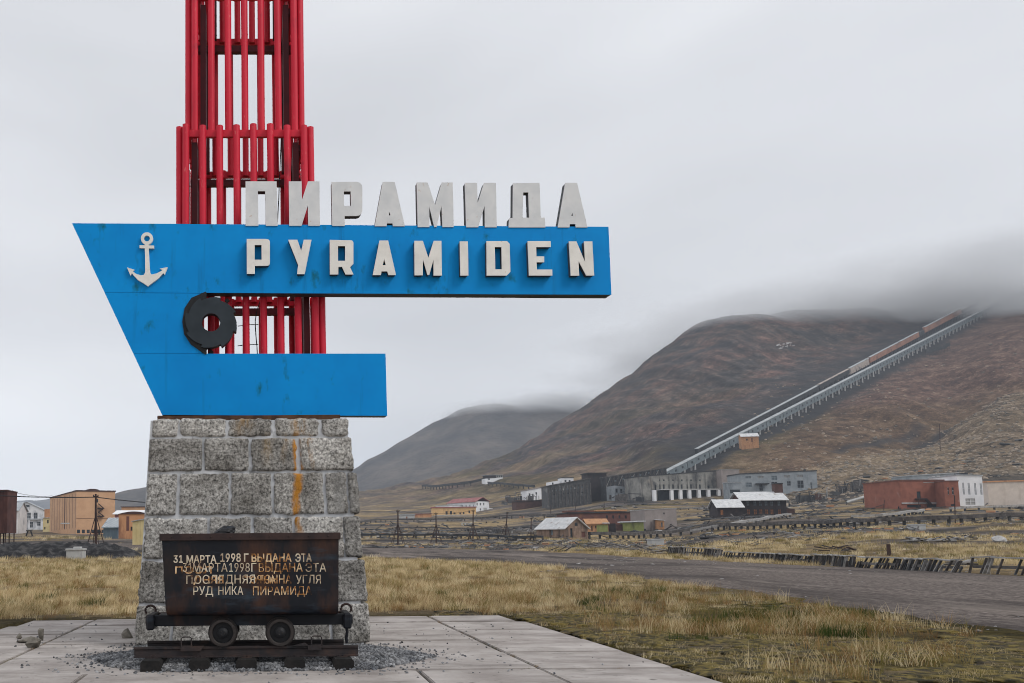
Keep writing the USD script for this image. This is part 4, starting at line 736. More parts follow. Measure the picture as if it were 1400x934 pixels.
pile = Polygon([G(u, v)[:2] for u, v in ((118, 899), (180, 893), (186, 884), (330, 886), (500, 884), (540, 889), (600, 899), (560, 908), (520, 917.5), (440, 919), (330, 920), (215, 920), (150, 914), (135, 906))])
def gravel(name, pts, smin, smax, zoff, kind_mat):
    """many small stones as a few meshes' copies joined under one prim of stuff"""
    path = '/World/' + name; pr = []
    for k in range(6):
        UsdGeom.Scope.Define(stage, path + '_shapes') if False else None
    n = len(pts); sc = r5.uniform(smin, smax, n) ** 1.0; pi_path = path
    pi = UsdGeom.PointInstancer.Define(stage, pi_path); ps = []
    for k in range(6):
        m = lump(r5, 1.0, 1, .3, (1, r5.uniform(.7, 1), r5.uniform(.55, .9))); pp = f'{pi_path}/stone_shape_{k:03d}'
        usdkit.mesh(stage, pp, m, '/World/Looks/' + kind_mat); ps.append(pp)
    rel = pi.CreatePrototypesRel(); [rel.AddTarget(p) for p in ps]
    pos = np.column_stack([pts, zoff + sc * .35]); pi.CreateProtoIndicesAttr(Vt.IntArray.FromNumpy(r5.integers(0, 6, n).astype(np.int32)))
    pi.CreatePositionsAttr(Vt.Vec3fArray.FromNumpy(pos.astype(np.float32))); pi.CreateScalesAttr(Vt.Vec3fArray.FromNumpy(np.repeat(sc[:, None], 3, 1).astype(np.float32)))
    pi.CreateOrientationsAttr(Vt.QuathArray([Gf.Quath(*map(float, q)) for q in rquat(r5, n)])); tag(pi.GetPrim(), kind='stuff')
def chunk(rng, s, sq):
    pts = rng.normal(size=(13, 3)); pts /= np.linalg.norm(pts, axis=1, keepdims=True); m = trimesh.convex.convex_hull(pts * rng.uniform(.8, 1.1, (13, 1)) * np.asarray(sq) * s); m = m.subdivide().subdivide().subdivide()
    v = m.vertices; m.vertices = v * (1 + ((meshkit.fbm(v * 14 + 3, 3, 4) - .5) * .16)[:, None]); return m
def scatter(poly, n, rng):
    x0, y0, x1, y1 = poly.bounds; out = np.zeros((0, 2))
    while len(out) < n:
        p = rng.uniform((x0, y0), (x1, y1), (n * 2, 2)); out = np.vstack([out, p[shapely.contains_xy(poly, p[:, 0], p[:, 1])]])
    return out[:n]
bed = scatter(pile, 26000, r5); dd = sdist(pile, bed[:, 0], bed[:, 1]); keep = (dd > .05) | (r5.random(len(bed)) < .35); bed = bed[keep]; dd = dd[keep]
gravel('gravel', bed, .009, .026, np.clip(dd, 0, .3) * .12 + .005, 'gravel_stone')
stray = np.vstack([np.array([G(*p)[:2] for p in zip(r5.uniform(20, 700, 210), r5.uniform(850, 930, 210))]), scatter(pile.buffer(.35).difference(pile), 500, r5), np.column_stack([r5.uniform(-4, 4, 60), r5.uniform(8.6, 16, 60)])])
gravel('pebbles', stray, .006, .021, 0.004 + np.zeros(len(stray)), 'gravel_stone')
bedm = trimesh.creation.extrude_polygon(pile.buffer(-.10).simplify(.02), .016, engine='earcut'); bedm.apply_translation((0, 0, -.006)); solo('gravel_bed', bedm, 'slag', kind='stuff')
for (u, v, s, sq, lab) in ((47, 886, .105, (1.2, .8, .8), 'low grey-brown stone lying nearest the camera in the group on the left slabs'), (39, 879, .115, (1.3, .8, .55), 'flat dark stone behind the others in the group on the left slabs'), (57, 876, .085, (.75, .8, 1.25), 'upright wedge-shaped stone in the group on the left slabs'), (26, 874, .045, (1, 1, 1), 'small dark stone lying alone left of the stone group'), (176, 873, .115, (1, .8, .9), 'angular grey stone against the left foot of the granite pedestal')):
    m = chunk(lr, s, sq); p = G(u, v); m.apply_translation(p - [0, 0, m.bounds[0][2] + .012]); solo('loose_stone', m, 'rock', lab, 'stone', 'loose stones on the slabs')
# ---------------------------------------------------------------- grass
def blade_tuft(rng, n, h, spread, lean, width):
    V, Fc = [], []
    for _ in range(n):
        a = rng.uniform(0, 6.283); r = spread * math.sqrt(rng.random()); x, y = r * math.cos(a), r * math.sin(a); hh = h * rng.uniform(.45, 1.1); la = rng.normal(.9, .9); l = lean * rng.uniform(.2, 1.2)
        fa = rng.uniform(0, 6.283); fx, fy = math.cos(fa) * width / 2, math.sin(fa) * width / 2; o = len(V)
        for t, w in ((0, 1.0), (.5, .8), (1.0, .12)):
            px, py, pz = x + math.cos(la) * l * hh * t * t, y + math.sin(la) * l * hh * t * t, hh * (t - .18 * l * t * t)
            V += [(px - fx * w, py - fy * w, pz), (px + fx * w, py + fy * w, pz)]
        Fc += [(o, o + 1, o + 3), (o, o + 3, o + 2), (o + 2, o + 3, o + 5), (o + 2, o + 5, o + 4)]
    return trimesh.Trimesh(np.array(V), np.array(Fc), process=False)
def grass_mat(name, c0, c1, c2):
    usdkit.material(stage, '/World/Looks/' + name, {'oi': ('object_info', {}), 'geo': ('geometry', {}), 'n': ('noise_texture', {'scale': .55, 'detail': 4.0}), 'ad': ('math', {'math_type': 'multiply_add', 'value2': .55}), 'h': ('math', {'math_type': 'multiply', 'value2': .42}),
        'isl': ('math', {'math_type': 'multiply_add', 'value2': .22, 'value3': -.06}), 'ad2': ('math', {'math_type': 'add'}),
        'r': ('rgb_ramp', {'ramp': [(.12, c0), (.42, c1), (.75, c2)]}), 'd': ('diffuse_bsdf', {'roughness': .6}), 't': ('translucent_bsdf', {}), 'm': ('mix_closure', {'fac': .28})},
        [('geo.position', 'n.vector'), ('oi.random', 'h.value1'), ('n.fac', 'ad.value1'), ('h.value', 'ad.value3'), ('geo.random_per_island', 'isl.value1'), ('isl.value', 'ad2.value1'), ('ad.value', 'ad2.value2'), ('ad2.value', 'r.fac'), ('r.color', 'd.color'), ('r.color', 't.color'), ('d.BSDF', 'm.closure1'), ('t.BSDF', 'm.closure2')], surface='m.closure')
grass_mat('straw', (0.25, 0.18, 0.085), (0.58, 0.46, 0.26), (0.90, 0.79, 0.55))
grass_mat('straw_green', (0.075, 0.078, 0.020), (0.20, 0.165, 0.055), (0.42, 0.32, 0.14))
grass_mat('straw_ochre', (0.13, 0.072, 0.028), (0.27, 0.155, 0.062), (0.42, 0.28, 0.13))
grass_mat('green_tuft', (0.020, 0.034, 0.010), (0.045, 0.070, 0.018), (0.10, 0.12, 0.035))
def field(name, mats, pts, scales, hset, seed, nb=26, spread=.16, lean=.55, width=.006, zoff=0.0):
    rng = np.random.default_rng(seed); pi = UsdGeom.PointInstancer.Define(stage, '/World/' + name); rel = pi.CreatePrototypesRel(); k = 0
    for mt in mats:
        for h in hset:
            pp = f'/World/{name}/tuft_shape_{k:03d}'; usdkit.mesh(stage, pp, blade_tuft(rng, nb, h, spread, lean, width), '/World/Looks/' + mt); rel.AddTarget(pp); k += 1
    n = len(pts); a = rng.normal(0, .7, n); z = zg(pts[:, 0], pts[:, 1]) - .01 if not zoff else np.full(n, -.02)
    pi.CreateProtoIndicesAttr(Vt.IntArray.FromNumpy(rng.integers(0, k, n).astype(np.int32))); pi.CreatePositionsAttr(Vt.Vec3fArray.FromNumpy(np.column_stack([pts, z]).astype(np.float32)))
    pi.CreateScalesAttr(Vt.Vec3fArray.FromNumpy(np.repeat(np.asarray(scales)[:, None], 3, 1).astype(np.float32)))
    pi.CreateOrientationsAttr(Vt.QuathArray([Gf.Quath(math.cos(q / 2), 0.0, 0.0, math.sin(q / 2)) for q in a])); tag(pi.GetPrim(), kind='stuff')
rg5 = np.random.default_rng(99)
def meadow(n, Y0, Y1, u0, u1):
    lo, hi = 1 / Y1, 1 / Y0; Y = np.exp(rg5.uniform(math.log(Y0), math.log(Y1), n * 2)); U = rg5.uniform(u0, u1, n * 2); X = (U - PX) / F * Y
    ok = (~inside(ROADP.buffer(.25), X, Y)) & (~inside(PLAZA.buffer(.12), X, Y)); return np.column_stack([X, Y])[ok][:n]
p = meadow(30000, 16.3, 78, -140, 1500)
nn = meshkit.fbm(np.column_stack([p / 2.4, 0 * p[:, 0]]), 3, 81); n2 = meshkit.fbm(np.column_stack([p / .9, 0 * p[:, 0]]), 2, 83); U = PX + F * p[:, 0] / p[:, 1]
dens = np.where(U < 620, 1.0, np.clip(1 - (U - 620) / 330, .0, 1) * np.where(p[:, 1] > 26, 1.0, .75) + np.where((p[:, 1] > 24) & (U < 1010), .35, 0))
dens = dens * np.clip((nn - .36) * 6, .10, 1); edge = np.clip((shapely.distance(PLAZA, shapely.points(p)) - .05) / 1.6, .05, 1)
keep = rg5.random(len(p)) < dens * np.where(rg5.random(len(p)) < .3, 1, edge); p, U2, e2, n3 = p[keep], U[keep], edge[keep], n2[keep]
field('grass', ['straw', 'straw', 'straw', 'straw_green', 'straw_ochre'], p, (.55 + 1.1 * np.clip(n3 - .2, 0, 1)) * (.35 + .65 * e2) * rg5.uniform(.75, 1.25, len(p)) , (.13, .18, .24), 1, 30, .17, .65, .007)
# the right foreground: sparse stalks over moss
p = meadow(9000, 8.6, 26, 640, 1460); U = PX + F * p[:, 0] / p[:, 1]; nn = meshkit.fbm(np.column_stack([p / 1.7, 0 * p[:, 0]]), 3, 91)
dn = np.clip((nn - .47) * 7, .02, 1) * np.clip((1.15 - (U - 960) / 330), .04, 1) * .55; edge = np.clip((shapely.distance(PLAZA, shapely.points(p)) - .1) / 1.2, .02, 1); keep = rg5.random(len(p)) < dn * edge; p = p[keep]
field('tall_grass', ['straw', 'straw_green', 'straw_ochre'], p, rg5.uniform(.6, 1.25, len(p)), (.14, .20, .27), 2, 16, .14, .75, .005)
p = meadow(5200, 8.6, 30, 560, 1500); nn = meshkit.fbm(np.column_stack([p / 1.1, 0 * p[:, 0]]), 3, 95); p = p[(nn > .54)]
field('short_grass', ['straw_green', 'straw'], p, rg5.uniform(.5, 1.2, len(p)), (.04, .07), 3, 34, .15, .9, .005)
gp = np.array([hit(u, v, 12, 60)[:2] for u, v in [(765, 818), (752, 820), (818, 836), (800, 828), (812, 822), (835, 812), (849, 812), (868, 815), (885, 815), (900, 810), (1040, 838), (1042, 850), (1065, 848), (1085, 860), (1090, 845), (1160, 842), (1170, 846), (960, 860), (980, 852), (1010, 845), (1120, 868), (1140, 872), (950, 880), (640, 822), (600, 815), (40, 838), (20, 832), (70, 820), (120, 830), (25, 805)] for _ in (0,)])
gp = np.vstack([gp + rg5.normal(0, .12, gp.shape) for _ in range(4)])
field('green_grass', ['green_tuft'], gp, rg5.uniform(.7, 1.3, len(gp)), (.14, .2), 4, 40, .14, .5, .007)
# moss cushions on the open ground at right
p = meadow(5200, 8.6, 30, 600, 1500); nn = meshkit.fbm(np.column_stack([p / 1.4, 0 * p[:, 0]]), 3, 97); p = p[nn > .46]; n = len(p)
pi = UsdGeom.PointInstancer.Define(stage, '/World/moss'); rel = pi.CreatePrototypesRel()
for k, mt in enumerate(('moss_yellow', 'moss_brown', 'moss_yellow')): usdkit.mesh(stage, f'/World/moss/cushion_shape_{k:03d}', lump(lr, .12, 2, .45, (1.2, 1.2, .28)), '/World/Looks/' + mt, smooth=True); rel.AddTarget(f'/World/moss/cushion_shape_{k:03d}')
pi.CreateProtoIndicesAttr(Vt.IntArray.FromNumpy(rg5.integers(0, 3, n).astype(np.int32))); pi.CreatePositionsAttr(Vt.Vec3fArray.FromNumpy(np.column_stack([p, zg(p[:, 0], p[:, 1]) - .005]).astype(np.float32)))
pi.CreateScalesAttr(Vt.Vec3fArray.FromNumpy(np.repeat(rg5.uniform(.4, 1.5, n)[:, None], 3, 1).astype(np.float32))); pi.CreateOrientationsAttr(Vt.QuathArray([Gf.Quath(*map(float, q)) for q in rquat(rg5, n, True)])); tag(pi.GetPrim(), kind='stuff')
# weeds in the joints of the plaza
w_ = []
for xj in (-2.93, 2.73): w_ += [(xj + rg5.normal(0, .012), y_) for y_ in rg5.uniform(9.0, 16.2, 90)]
for d_ in rowsd[:6]: w_ += [(x_, d_ - (.27 * max(0, -x_) / 4.1 if d_ > 9 else 0) + rg5.normal(0, .010)) for x_ in np.r_[rg5.uniform(2.0, 4.1, 16), rg5.uniform(-4.1, -1.8, 14)]]
w_ = np.array(w_); field('joint_weeds', ['green_tuft', 'straw_green', 'straw_ochre'], w_, rg5.uniform(.3, .9, len(w_)), (.035, .06), 12, 14, .03, .8, .004, zoff=.10)
# far tussocks on the flats beyond the road
p = []
while len(p) < 11000:
    Y = math.exp(rg5.uniform(math.log(42), math.log(230))); U = rg5.uniform(-60, 1480); X = (U - PX) / F * Y; p.append((X, Y))
p = np.array(p); mk = masks(p[:, 0], p[:, 1], zg(p[:, 0], p[:, 1])); keep = (rg5.random(len(p)) < mk[:, 0] * (1 - mk[:, 2]) * 1.2) & (~inside(ROADP.buffer(.4), p[:, 0], p[:, 1])); p = p[keep]
field('far_grass', ['straw', 'straw', 'straw_green'], p, rg5.uniform(.8, 1.5, len(p)) * np.clip(p[:, 1] / 75, .8, 1.5), (.22, .30), 6, 26, .34, .5, .016)
# pale stones strewn over the flats and the road side
st = []
for _ in range(260):
    u, v = rg5.uniform(560, 1420), rg5.uniform(742, 800); q = hit(u, v, 25, 300); st.append((q[0], q[1]))
st = np.array(st); st = np.vstack([st, np.column_stack([rg5.uniform(14, 34, 160), rg5.uniform(20, 75, 160)])]); st = np.vstack([st, np.column_stack([rg5.uniform(9.5, 31, 4200), 13 + 50 * rg5.random(4200) ** 1.7])]); sc = rg5.uniform(.010, .040, len(st)) * np.where(rg5.random(len(st)) < .06, 2.2, 1) * np.clip(st[:, 1] / 40, .5, 2.0)
pi = UsdGeom.PointInstancer.Define(stage, '/World/scattered_stones'); rel = pi.CreatePrototypesRel()
for k, mt in enumerate(('pale_stone', 'rock', 'rock')): usdkit.mesh(stage, f'/World/scattered_stones/stone_shape_{k:03d}', lump(lr, 1.0, 2, .3, (1.2, 1, .6)), '/World/Looks/' + mt); rel.AddTarget(f'/World/scattered_stones/stone_shape_{k:03d}')
pi.CreateProtoIndicesAttr(Vt.IntArray.FromNumpy(rg5.integers(0, 3, len(st)).astype(np.int32))); pi.CreatePositionsAttr(Vt.Vec3fArray.FromNumpy(np.column_stack([st, zg(st[:, 0], st[:, 1]) + sc * .1]).astype(np.float32)))
pi.CreateScalesAttr(Vt.Vec3fArray.FromNumpy(np.repeat(sc[:, None], 3, 1).astype(np.float32))); pi.CreateOrientationsAttr(Vt.QuathArray([Gf.Quath(*map(float, q)) for q in rquat(rg5, len(st), True)])); tag(pi.GetPrim(), kind='stuff')

# ---------------------------------------------------------------- far mountains
mat('far_slope', [(0.30, (0.040, 0.044, 0.050)), (0.5, (0.085, 0.080, 0.078)), (0.7, (0.15, 0.13, 0.115))], .012, 0.97, 0.8, .05, 8.0, detail=10, nrough=.7, spec=.1)
mat('snow', two((0.75, 0.77, 0.8), (0.85, 0.86, 0.88)), .05)
def hill(name, Y, ridge, depth, base_v, amp, seed, lab=None, n=260, m=70):
    """ridge: (u, v) along the crest seen at the distance Y; the slopes fall to both sides"""
    us = np.linspace(ridge[0][0], ridge[-1][0], n); vs = PchipInterpolator([r[0] for r in ridge], [r[1] for r in ridge])(us)
    R = np.array([P(u, v, Y) for u, v in zip(us, vs)]); t = np.linspace(-1, 1, m)
    X = R[:, :1] + 0 * t; Yg = Y + t[None] * depth + 0 * X; prof = 1 - np.abs(t) ** 1.15
    zb_ = P(400, base_v, Y - depth)[2]; Z = zb_ + (R[:, 2:3] - zb_) * prof[None]; Z = np.where(Z > 225, 225 + 20 * (1 - np.exp(-(Z - 225) / 20)), Z)
    pp = np.stack([X / 150., Yg / 420., 0 * X], -1); Z = Z + (meshkit.fbm(pp, 4, seed) - .5) * amp * (.25 + np.minimum(1, (1 - np.abs(t)[None]) * 1.5)) * np.clip((R[:, 2:3] - zb_) / 60, .1, 1)
    i, j = np.meshgrid(np.arange(n - 1), np.arange(m - 1), indexing='ij'); k = i * m + j; f = np.stack([k, k + m, k + m + 1, k + 1], -1).reshape(-1, 4)
    g = trimesh.Trimesh(np.stack([X, Yg, Z], -1).reshape(-1, 3), np.vstack([f[:, [0, 1, 2]], f[:, [0, 2, 3]]]), process=False)
    if g.face_normals[:, 2].mean() < 0: g.invert()
    return solo(name, g, 'far_slope', kind='structure', smooth=True)
hill('far_mountain', 1750, [(250, 722), (330, 705), (420, 680), (480, 650), (521, 620), (560, 590), (585, 574), (620, 556), (660, 545), (720, 538), (800, 545), (900, 560), (1000, 600)], 620, 722, 46, 3)
hill('left_hill', 1500, [(60, 726), (110, 715), (135, 690), (157, 674), (200, 665), (250, 652), (320, 650), (420, 668), (520, 700), (600, 722)], 400, 722, 10, 5)
hill('distant_range', 3100, [(-500, 690), (-250, 672), (-60, 676), (0, 690), (25, 687), (60, 684), (100, 680), (150, 678), (200, 676), (300, 690)], 700, 724, 20, 8)
# ---------------------------------------------------------------- buildings
class House:
    """a building: its front seen from u0 to u1, standing on the ground seen at v base, its top at v top above u0"""
    def __init__(s, name, label, cat, u0, u1, vb, vt, depth, rot=0.0, Y=None, group=None, sink=.6, lift=0.0, Y0=60):
        um = (u0 + u1) / 2; q = hit(um, vb, Y0); Y = Y or q[1]
        a = math.radians(rot); s.e = np.array([math.cos(a), math.sin(a), 0]); s.n = np.array([-math.sin(a), math.cos(a), 0])
        s.o = P(u0, vb, Y); o = s.o; t0 = (u1 - PX)
        lo, hi_ = 0.05, 400.0
        for _ in range(60):
            md = (lo + hi_) / 2
            if UV(o + s.e * md)[0] < u1: lo = md
            else: hi_ = md
        s.w = lo; s.D = depth; zs = [zg(*(o + s.e * x + s.n * y)[:2]) for x in (0, s.w) for y in (0, depth)]
        s.zb = o[2] + lift; s.h = P(u0, vt, Y)[2] - s.zb; s.foot = min(min(zs), o[2]) - sink; s.o = np.array([o[0], o[1], 0])
        s.k = Y / F; s.path = thing(name, label, cat, (o[0], o[1], s.foot), group)
    def W(s, m):
        m = tm(m).copy(); v = m.vertices; m.vertices = s.o + v[:, :1] * s.e + v[:, 1:2] * s.n + v[:, 2:] * [0, 0, 1.]; return m
    def on(s, u, v, face='front'):
        d = ray(u, v); pn, po = (s.n, s.o) if face == 'front' else (s.e, s.o + s.e * (s.w if face == 'right' else 0))
        p = CAM + d * (((po - CAM) @ pn) / (d @ pn)) - s.o; return (p @ (s.e if face == 'front' else s.n), p[2])
    def rects(s, lst, face='front'):
        out = []
        for r in lst:
            a, b = s.on(r[0], r[2], face), s.on(r[1], r[3], face); x0, x1 = sorted((a[0], b[0])); z0, z1 = sorted((a[1], b[1])); out.append((x0, x1, z0, z1, r[4] if len(r) > 4 else 'window_dark', r[5] if len(r) > 5 else 'window'))
        return out
    def body(s, mat_, wins=(), swins=(), side='right', top=None, th=.3, plinth=None, gable=None, frame=None):
        """walls with real openings. top: heights at the left and right end; gable: height added over the middle of the front"""
        h0, h1 = top if top else (s.zb + s.h, s.zb + s.h); w, D = s.w, s.D; wl = s.rects(wins)
        f = Polygon([(0, s.foot), (w, s.foot), (w, h1)] + ([(w / 2, h1 + gable)] if gable else []) + [(0, h0)])
        fr = f.difference(ops.unary_union([sbox(*[r[0], r[2], r[1], r[3]]) for r in wl])) if wl else f
        sl = s.rects(swins, side); hs = h1 if side == 'right' else h0
        sf = Polygon([(th, s.foot), (D, s.foot), (D, hs), (th, hs)]); sf = sf.difference(ops.unary_union([sbox(r[0], r[2], r[1], r[3]) for r in sl])) if sl else sf
        pieces = [ext(fr, 0, th)]
        sd = ext(sf, 0, th); v = sd.vertices.copy(); x = v[:, 1]
        sd.vertices = np.stack([w - x if side == 'right' else x, v[:, 0], v[:, 2]], 1)
        if sd.volume < 0: sd.invert()
        pieces.append(sd); other = ext(Polygon([(th, s.foot), (D, s.foot), (D, h0 if side == 'right' else h1), (th, h0 if side == 'right' else h1)]), 0, th); v = other.vertices.copy(); x = v[:, 1]
        other.vertices = np.stack([x if side == 'right' else w - x, v[:, 0], v[:, 2]], 1)
        if other.volume < 0: other.invert()
        pieces.append(other); bk = Polygon([(th, s.foot), (w - th, s.foot), (w - th, h1)] + ([(w / 2, h1 + gable)] if gable else []) + [(th, h0)]); pieces.append(ext(bk, D - th, D))
        part(s.path, 'wall', s.W(pieces), mat_)
        for face, ls in (('front', wl), (side, sl)):
            for (x0, x1, z0, z1, m, nm) in ls:
                if face == 'front': g = bx(x0 - .02, x1 + .02, th * .55, th * .55 + .06, z0 - .02, z1 + .02); fl = [bx(x0, x1, .02, .09, (z0 + z1) / 2 - .05, (z0 + z1) / 2 + .05), bx((x0 + x1) / 2 - .05, (x0 + x1) / 2 + .05, .03, .08, z0, z1)]
                else:
                    xx = w if face == 'right' else 0; sg = -1 if face == 'right' else 1; g = bx(xx + sg * (th * .55), xx + sg * (th * .55 + .06), x0 - .02, x1 + .02, z0 - .02, z1 + .02); fl = [bx(xx + sg * .03, xx + sg * .08, (x0 + x1) / 2 - .05, (x0 + x1) / 2 + .05, z0, z1)]
                wp = part(s.path, nm, s.W(g), m)
                if frame: part(wp, 'frame', s.W(fl), frame)
    def box(s, name, mat_, u0, u1, v0, v1, y0, y1, label=None, parent=None):
        a, b = s.on(u0, v0), s.on(u1, v1); return part(parent or s.path, name, s.W(bx(a[0], b[0], y0, y1, min(a[1], b[1]), max(a[1], b[1]))), mat_, label)
    def local(s, name, mat_, *b): return part(s.path, name, s.W(bx(*b)), mat_)
    def flat_roof(s, mat_, t=.35, over=.25, top=None):
        h0, h1 = top if top else (s.zb + s.h, s.zb + s.h); p = Polygon([(-over, h0 + .003), (s.w + over, h1 + .003), (s.w + over, h1 + t), (-over, h0 + t)]); return part(s.path, 'roof', s.W(ext(p, -over, s.D + over)), mat_)
    def ridge_roof(s, mat_, rise, over=.5, t=.18):
        """ridge along the front"""
        z = s.zb + s.h; D = s.D; c = Polygon([(-over, z - over * rise / (D / 2)), (D / 2, z + rise), (D + over, z - over * rise / (D / 2)), (D + over, z - over * rise / (D / 2) + t), (D / 2, z + rise + t), (-over, z - over * rise / (D / 2) + t)])
        r = part(s.path, 'roof', s.W(ext_x(c, -over, s.w + over)), mat_); ga = Polygon([(.05, z), (D / 2, z + rise - .02), (D - .05, z)])
        return r, ga, z
    def gables(s, mat_, rise):
        z = s.zb + s.h; D = s.D; ga = Polygon([(.02, z + .002), (D / 2, z + rise - .02), (D - .02, z + .002)])
        for x0 in (.01, s.w - .31): part(s.path, 'gable', s.W(ext_x(ga, x0, x0 + .3)), mat_)
    def cross_roof(s, mat_, rise, over=.5, t=.18):
        """ridge from front to back"""
        z = s.zb + s.h; w = s.w; k = rise / (w / 2); c = Polygon([(-over, z - over * k + .01), (w / 2, z + rise + .01), (w + over, z - over * k + .01), (w + over, z - over * k + t), (w / 2, z + rise + t), (-over, z - over * k + t)]); return part(s.path, 'roof', s.W(ext(c, -over, s.D + over)), mat_)
W = 'window_dark'; WG = 'window_grey'; BO = 'board_orange'
q6 = lambda x0, x1, y0, y1, *m: (x0 / 5.833, x1 / 5.833, 640 + y0 / 5.833, 640 + y1 / 5.833, *m)
q7 = lambda x0, x1, y0, y1, *m: (480 + x0 / 5, 480 + x1 / 5, 620 + y0 / 5, 620 + y1 / 5, *m)
q8 = lambda x0, x1, y0, y1, *m: (700 + x0 / 4.667, 700 + x1 / 4.667, 620 + y0 / 4.667, 620 + y1 / 4.667, *m)
q3 = lambda x0, x1, y0, y1, *m: (860 + x0 / 5, 860 + x1 / 5, 560 + y0 / 5, 560 + y1 / 5, *m)
q1 = lambda x0, x1, y0, y1, *m: (960 + x0 / 5.833, 960 + x1 / 5.833, 620 + y0 / 5.833, 620 + y1 / 5.833, *m)
q2 = lambda x0, x1, y0, y1, *m: (1180 + x0 / 5.19, 1180 + x1 / 5.19, 620 + y0 / 5.19, 620 + y1 / 5.19, *m)

# --- left of the monument
H = House('water_tank', 'dark rust-brown tank on iron legs, cut by the left edge of the picture', 'tank', -26, 8.8, 743, 671.5, 4.0, Y=104)
zt_ = H.on(0, 729)[1]
cyl = bx(0, H.w, 0, H.D, zt_, H.zb + H.h); part(H.path, 'tank_body', H.W(cyl), 'tank_rust')
for k in range(9): H.local('rib', 'tank_rust', H.w * k / 8 - .05, H.w * k / 8 + .05, -.05, -.002, zt_, H.zb + H.h - .05)
H.local('rim', 'burnt_brown', -.06, H.w + .06, -.08, H.D + .06, H.zb + H.h, H.zb + H.h + .12)
for x in (.2, H.w / 2, H.w - .75, H.w - .2):
    for y in (.2, H.D - .2): part(H.path, 'leg', H.W(rod((x, y, H.foot), (x, y, zt_), .07, 6)), 'iron_brown')

H = House('white_villa', 'pale two-storey house with a pedimented front and weathered balcony, left of the orange block', 'house', 13.5, 58.5, 724.5, 697, 12, rot=4)
H.body('villa_white', [q6(160, 188, 357, 402), q6(217, 245, 357, 402), q6(270, 298, 357, 402), q6(178, 207, 430, 463), q6(240, 262, 430, 475, W, 'door'), q6(297, 322, 428, 460), q6(105, 125, 430, 445)], frame='villa_white')
H.cross_roof('slate_roof', 10.5 * H.k, .6); gp_ = Polygon([(0.02, H.zb + H.h + .002), (H.w - .02, H.zb + H.h + .002), (H.w / 2, H.zb + H.h + 10.4 * H.k)]); part(H.path, 'gable', H.W(ext(gp_, .02, .3)), 'villa_white')
H.box('attic_window', W, *q6(207, 235, 295, 310), -.03, .015); H.box('balcony', 'slate_roof', *q6(135, 345, 404, 412), -1.6, -.01)
for x in (140, 235, 335): H.box('column', 'villa_white', *q6(x - 5, x + 5, 412, 488), -1.5, -1.2)
H.box('porch', 'villa_white', *q6(95, 152, 420, 490), -2.4, -1.62)
H2 = House('villa_wing', 'long pale wing with a grey roof, partly hidden behind the white pedimented house', 'house', 9.0, 24, 722, 698, 12, Y=312)
H2.body('villa_white', [q6(56, 76, 362, 410), q6(56, 74, 430, 468)]); H2.ridge_roof('slate_roof', 12 * H2.k); H2.gables('villa_white', 12 * H2.k)

H = House('yellow_annexe', 'small yellow building with an orange upper storey, at the left end of the orange block', 'house', 58.6, 69.5, 726, 708.5, 12, Y=352)
H.body('yellow_ply', [q6(352, 362, 470, 490), q6(375, 388, 415, 440)]); H.local('upper_storey', 'rust_orange', .3, H.w - .3, .6, 11, H.zb + H.h + .002, H.zb + H.h + 12.3 * H.k); H.flat_roof('slate_roof', .2)

H = House('orange_block', 'tall orange brick block with dark vertical window strips along its left side', 'building', 104, 157, 725, 671.7, 48, rot=22.6, Y=290)
st = [(104 - d, 104 - d - w, 674.5 + k * .16 * 1.0 + d * .22, 722 + d * .12, 'orange_dark', 'window_strip') for k, (d, w) in enumerate([(.4, 1.1), (4.4, 1.2), (8.3, 1.2), (12.2, 1.2), (14.6, 2.0), (18.4, 1.1), (21.8, 1.1), (25.4, 1.1), (29, 1.1), (32.4, 1.1)])]
H.body('orange_brick', [], st, side='left', th=.06); H.flat_roof('orange_dark', .35, .2)
cap = H.on(119, 671.7)[0], H.on(137, 671.7)[0]; pr = Polygon([(cap[0], H.zb + H.h + .3), (cap[1], H.zb + H.h + .3), (cap[1] - .3, H.zb + H.h + .62), ((cap[0] + cap[1]) / 2 + 1, H.zb + H.h + .85), ((cap[0] + cap[1]) / 2 - 1, H.zb + H.h + .85), (cap[0] + .3, H.zb + H.h + .62)]); part(H.path, 'roof_housing', H.W(ext(pr, 1, 5)), 'orange_dark')
H.box('string_course', 'orange_dark', 104.3, 156.8, 708.4, 708.9, -.08, -.003)
fe = [q6(775, 825, 280, 295), q6(775, 825, 318, 326), q6(780, 830, 350, 358), q6(775, 825, 380, 390)]
for r in fe[1::2]: H.box('landing', 'iron_brown', *r, -1.3, -.01)
for (a, b) in (((780, 285), (824, 322)), ((824, 322), (780, 352)), ((780, 352), (824, 385))):
    p0, p1 = H.on(a[0] / 5.833, 640 + a[1] / 5.833), H.on(b[0] / 5.833, 640 + b[1] / 5.833); part(H.path, 'fire_stair', H.W(beam((p0[0], -.7, p0[1]), (p1[0], -.7, p1[1]), .7, .2)), 'iron_brown')
H.box('stair_door', W, *q6(766, 782, 245, 275), -.02, .02)
for k in range(8): x = H.w * (k + .5) / 8; H.local('ground_opening', W, x - .45, x + .45, -.03, .02, H.zb - .9, H.zb + .15)
H.box('entrance_canopy', 'concrete_pale', 79, 90, 715.5, 717, -6, -4.5)

